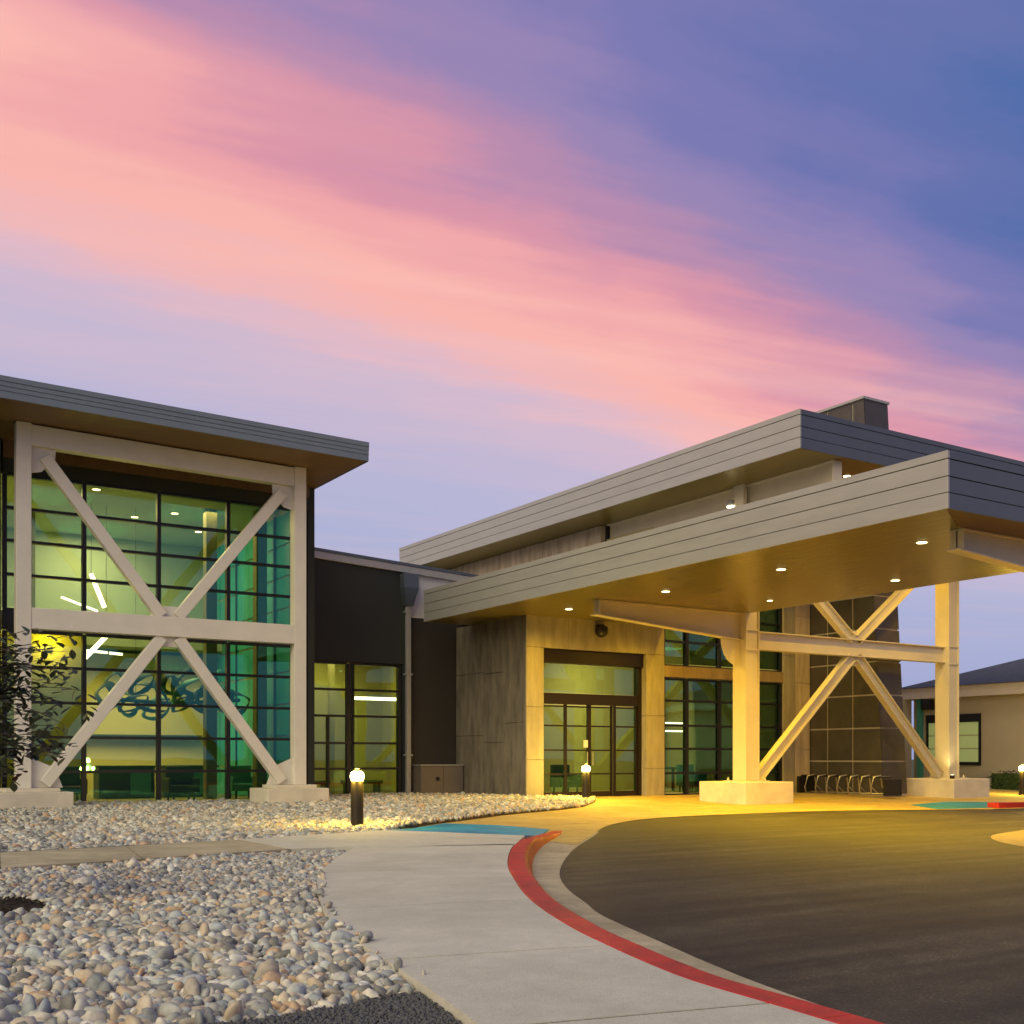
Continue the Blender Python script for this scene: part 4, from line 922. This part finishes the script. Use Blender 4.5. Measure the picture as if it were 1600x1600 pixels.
# ------------------------------------------------------------------ right hand building
rb_ = thing('side_building', 'low tan building with white eaves and slate hip roof at the right', 'building', (36, 20, .1))
MB().box(36, 50, 4, 27.9, 0, 3.36).build('wall', 'tanwall', rb_)
MB().box(35.6, 50.4, 3.6, 28.3, 3.36, 3.78).build('eaves', 'whitefascia', rb_, bevel=.01)
h = MB(); h.v = [(35.5, 3.5, 3.781), (50.5, 3.5, 3.781), (50.5, 28.4, 3.781), (35.5, 28.4, 3.781), (43, 11, 6.3), (43, 20.9, 6.3)]; h.f = [(0, 1, 4), (1, 2, 5, 4), (2, 3, 5), (3, 0, 4, 5), (3, 2, 1, 0)]
h.build('roof', 'shingle', rb_)
w_ = MB().box(35.93, 35.999, 25.0, 27.3, 2.45, 2.75).build('window', 'mullion', rb_)
MB().box(35.93, 35.999, 25.0, 27.3, .88, 1.0).build('sill', 'mullion', w_)
for yy in (25.0, 25.9, 26.6, 27.22): MB().box(35.94, 36.0, yy, yy+.08, 1.0, 2.45).build('mullion', 'mullion', w_)
pg_ = mat('lit_window', (.3, .34, .16), .2, emit=(.34, .42, .14), estr=.40)
for a, b in ((25.08, 25.9), (25.98, 26.6), (26.68, 27.22)):
    for p, q in ((1.0, 1.46), (1.50, 1.95), (1.99, 2.45)): MB().box(35.985, 36.0-.002, a, b, p, q).build('pane', pg_, w_)
MB().box(35.8, 35.98, 27.45, 27.62, .1, 3.35).build('downspout', 'aqua', rb_)
MB().box(35.7, 35.98, 26.95, 27.3, 2.95, 3.3).build('wall_lantern', 'black', rb_)
MB().box(33, 36, 28.0, 28.3, 0, 3.4).build('wall', 'tanwall', rb_)

# ------------------------------------------------------------------ hedge
hg = thing('hedge', 'clipped low dark green hedge in front of the tan building', 'hedge', (34.5, 16, 0))
hb = MB(); random.seed(5)
MB().box(34.1, 34.9, 10, 23.3, 0, .62).build('hedge_core', 'hedge', hg)
for i in range(5200):
    px_, py_, pz_ = random.uniform(34.02, 34.98), random.uniform(9.9, 23.4), random.uniform(.02, .72)
    if 34.15 < px_ < 34.85 and pz_ < .58: px_ = random.choice((random.uniform(34.0, 34.12), random.uniform(34.88, 35.0)))
    a = Vector((random.uniform(-1, 1), random.uniform(-1, 1), random.uniform(-1, 1))).normalized()*.045; b = a.cross(Vector((0, 0, 1))).normalized()*.03
    p = Vector((px_, py_, pz_)); n_ = len(hb.v); hb.v += [tuple(p-a), tuple(p+b), tuple(p+a), tuple(p-b)]; hb.f.append((n_, n_+1, n_+2, n_+3))
hb.build('foliage', 'hedge', hg, kind='stuff')

# ------------------------------------------------------------------ bollards
def bollard(x, y, z, label, power=14):
    t_ = thing('bollard_light', label, 'bollard', (x, y, z), 'bollard lights by the entrance')
    MB().lathe(x, y, [(.13, z), (.13, z+.02), (.10, z+.03), (.095, z+.72)], 28).build('post', 'bollard', t_, smooth=False)
    MB().lathe(x, y, [(.085, z+.722), (.10, z+.74), (.112, z+.79), (.10, z+.85), (.06, z+.875)], 28).build('lens', 'bulb', t_, smooth=True)
    MB().lathe(x, y, [(.075, z+.877), (.07, z+.90), (.03, z+.915)], 28).build('cap', 'bollard', t_, smooth=True)
    for k_ in range(4):
        a = k_*math.pi/2+.6; MB().lathe(x+.11*math.cos(a), y+.11*math.sin(a), [(.012, z+.02), (.012, z+.035)], 8).build('bolt', 'bollard', t_)
    lamp('POINT', (x, y, z+.98), power*1.2, (1, .72, .14), t_, size=.08)
    for k_ in range(4):
        a = k_*math.pi/2+.3; lamp('POINT', (x+.17*math.cos(a), y+.17*math.sin(a), z+.76), power*2.0, (1, .66, .07), t_, size=.05)
    return t_
bollard(7.3, 15.92, .07, 'bronze bollard light glowing in the rock bed near the blue ramp', 20)
bollard(16.55, 22.55, .08, 'bronze bollard light glowing in front of the entrance doors', 22)
bollard(31.4, 20.4, .03, 'bollard light shining at the right edge near the low hedge', 26)
# uplight on the right plinth
ul = thing('uplight', 'small uplight on the far right plinth washing the steel column', 'light', (27.8, 20.1, .575))
MB().lathe(27.75, 20.2, [(.07, .552), (.07, .64), (.055, .66)], 16).build('housing', 'bollard', ul)
MB().lathe(27.75, 20.2, [(.05, .661), (.045, .666)], 16).build('lens', 'lenspale', ul)
lamp('SPOT', (27.75, 20.2, .69), 34, (1, .82, .35), ul, size=.05, spot=90, aim=(.35, .35, 1))

# ------------------------------------------------------------------ bike rack
br = thing('bike_rack', 'low grey rack of slanted wheel loops against the dark tiled tower', 'bike rack', (25.2, 22, .1))
rk = mat('galvanised_steel', (.55, .52, .45), .35, metal=.6)
for z_, xx in ((.13, 25.62), (.62, 25.30)): MB().tube([(xx, 20.35, z_), (xx, 23.6, z_)], .03, 8).build('rail', 'black' if z_ > .5 else rk, br, smooth=True)
for i in range(7):
    yy = 20.75+i*.4
    MB().tube([(25.75, yy+.12, .12), (25.1, yy+.1, .13), (24.98, yy+.02, .3), (25.02, yy-.04, .62), (25.3, yy-.05, .66), (25.42, yy, .35), (25.75, yy+.02, .14)], .022, 8).build('loop', rk, br, smooth=True)
MB().box(25.1, 25.75, 20.35, 20.45, .1, .55).build('end_plate', 'black', br); MB().box(25.1, 25.75, 23.5, 23.6, .1, .6).build('end_plate', 'black', br)

# ------------------------------------------------------------------ young tree at the left edge
random.seed(12)
tr = thing('young_tree', 'young tree with dark oval leaves at the left edge above the mulch ring', 'tree', (1.1, 8.8, .08))
MB().tube([(1.08, 8.82, .05), (1.06, 8.83, .6), (1.09, 8.8, 1.1), (1.05, 8.82, 1.6), (1.08, 8.8, 2.15)], [.028, .024, .02, .014, .006], 10).build('trunk', 'bark', tr, smooth=True)
leafm = bpy.data.meshes.new('leaf')
lv = [(0, 0, 0), (.012, .014, .003), (.018, .03, .004), (.014, .048, .002), (0, .062, -.004), (-.014, .048, .002), (-.018, .03, .004), (-.012, .014, .003), (0, .03, -.002)]
leafm.from_pydata(lv, [], [(0, 1, 8), (1, 2, 8), (2, 3, 8), (3, 4, 8), (4, 5, 8), (5, 6, 8), (6, 7, 8), (7, 0, 8)]); leafm.materials.append(M['leaf'])
leafr = leafm.copy(); leafr.materials.clear(); leafr.materials.append(M['leafred'])
twigs = MB(); LV = []
for i in range(140):
    z0 = random.uniform(.98, 1.95); a = random.uniform(0, 2*math.pi); ln = random.uniform(.30, .82)*(1-.35*abs(z0-1.5))
    p0 = Vector((1.07, 8.81, z0)); dv = Vector((math.cos(a), math.sin(a), random.uniform(.05, .5))).normalized()
    pts = [p0]; 
    for k_ in range(5): dv = (dv+Vector((random.uniform(-.25, .25), random.uniform(-.25, .25), random.uniform(-.28, .16)))).normalized(); pts.append(pts[-1]+dv*ln/5)
    twigs.tube(pts, [.006, .005, .004, .003, .0025, .0015], 5)
    for k_ in range(1, 6):
        for j in range(random.choice((2, 3, 4))): LV.append((pts[k_]+Vector([random.uniform(-.035, .035) for _ in range(3)]), z0))
twigs.build('branch', 'bark', tr)
LV.sort(key=lambda q: -((q[0].x*.843-q[0].y*.537)/(q[0].x*.537+q[0].y*.843)))
rest_ = MB()
for i, (p, z0) in enumerate(LV):
    s_ = random.uniform(.95, 1.6); mw = Matrix.LocRotScale(p, Vector((random.uniform(-1, 1), random.uniform(-1, 1), random.uniform(-.7, .4))).to_track_quat('Y', 'Z'), (s_, s_, s_))
    if i < 300:
        o = bpy.data.objects.new('leaf', leafr if z0 < 1.2 and random.random() < .7 else leafm); COL.objects.link(o); o.parent = tr
        o.matrix_parent_inverse = Matrix.Translation(-Vector(tr.location)); o.matrix_basis = mw
    else:
        n_ = len(rest_.v); rest_.v += [tuple(mw @ Vector(v)) for v in lv]; rest_.f += [tuple(n_+q for q in fc) for fc in ((0, 1, 8), (1, 2, 8), (2, 3, 8), (3, 4, 8), (4, 5, 8), (5, 6, 8), (6, 7, 8), (7, 0, 8))]
rest_.build('crown', 'leaf', tr, kind='stuff')
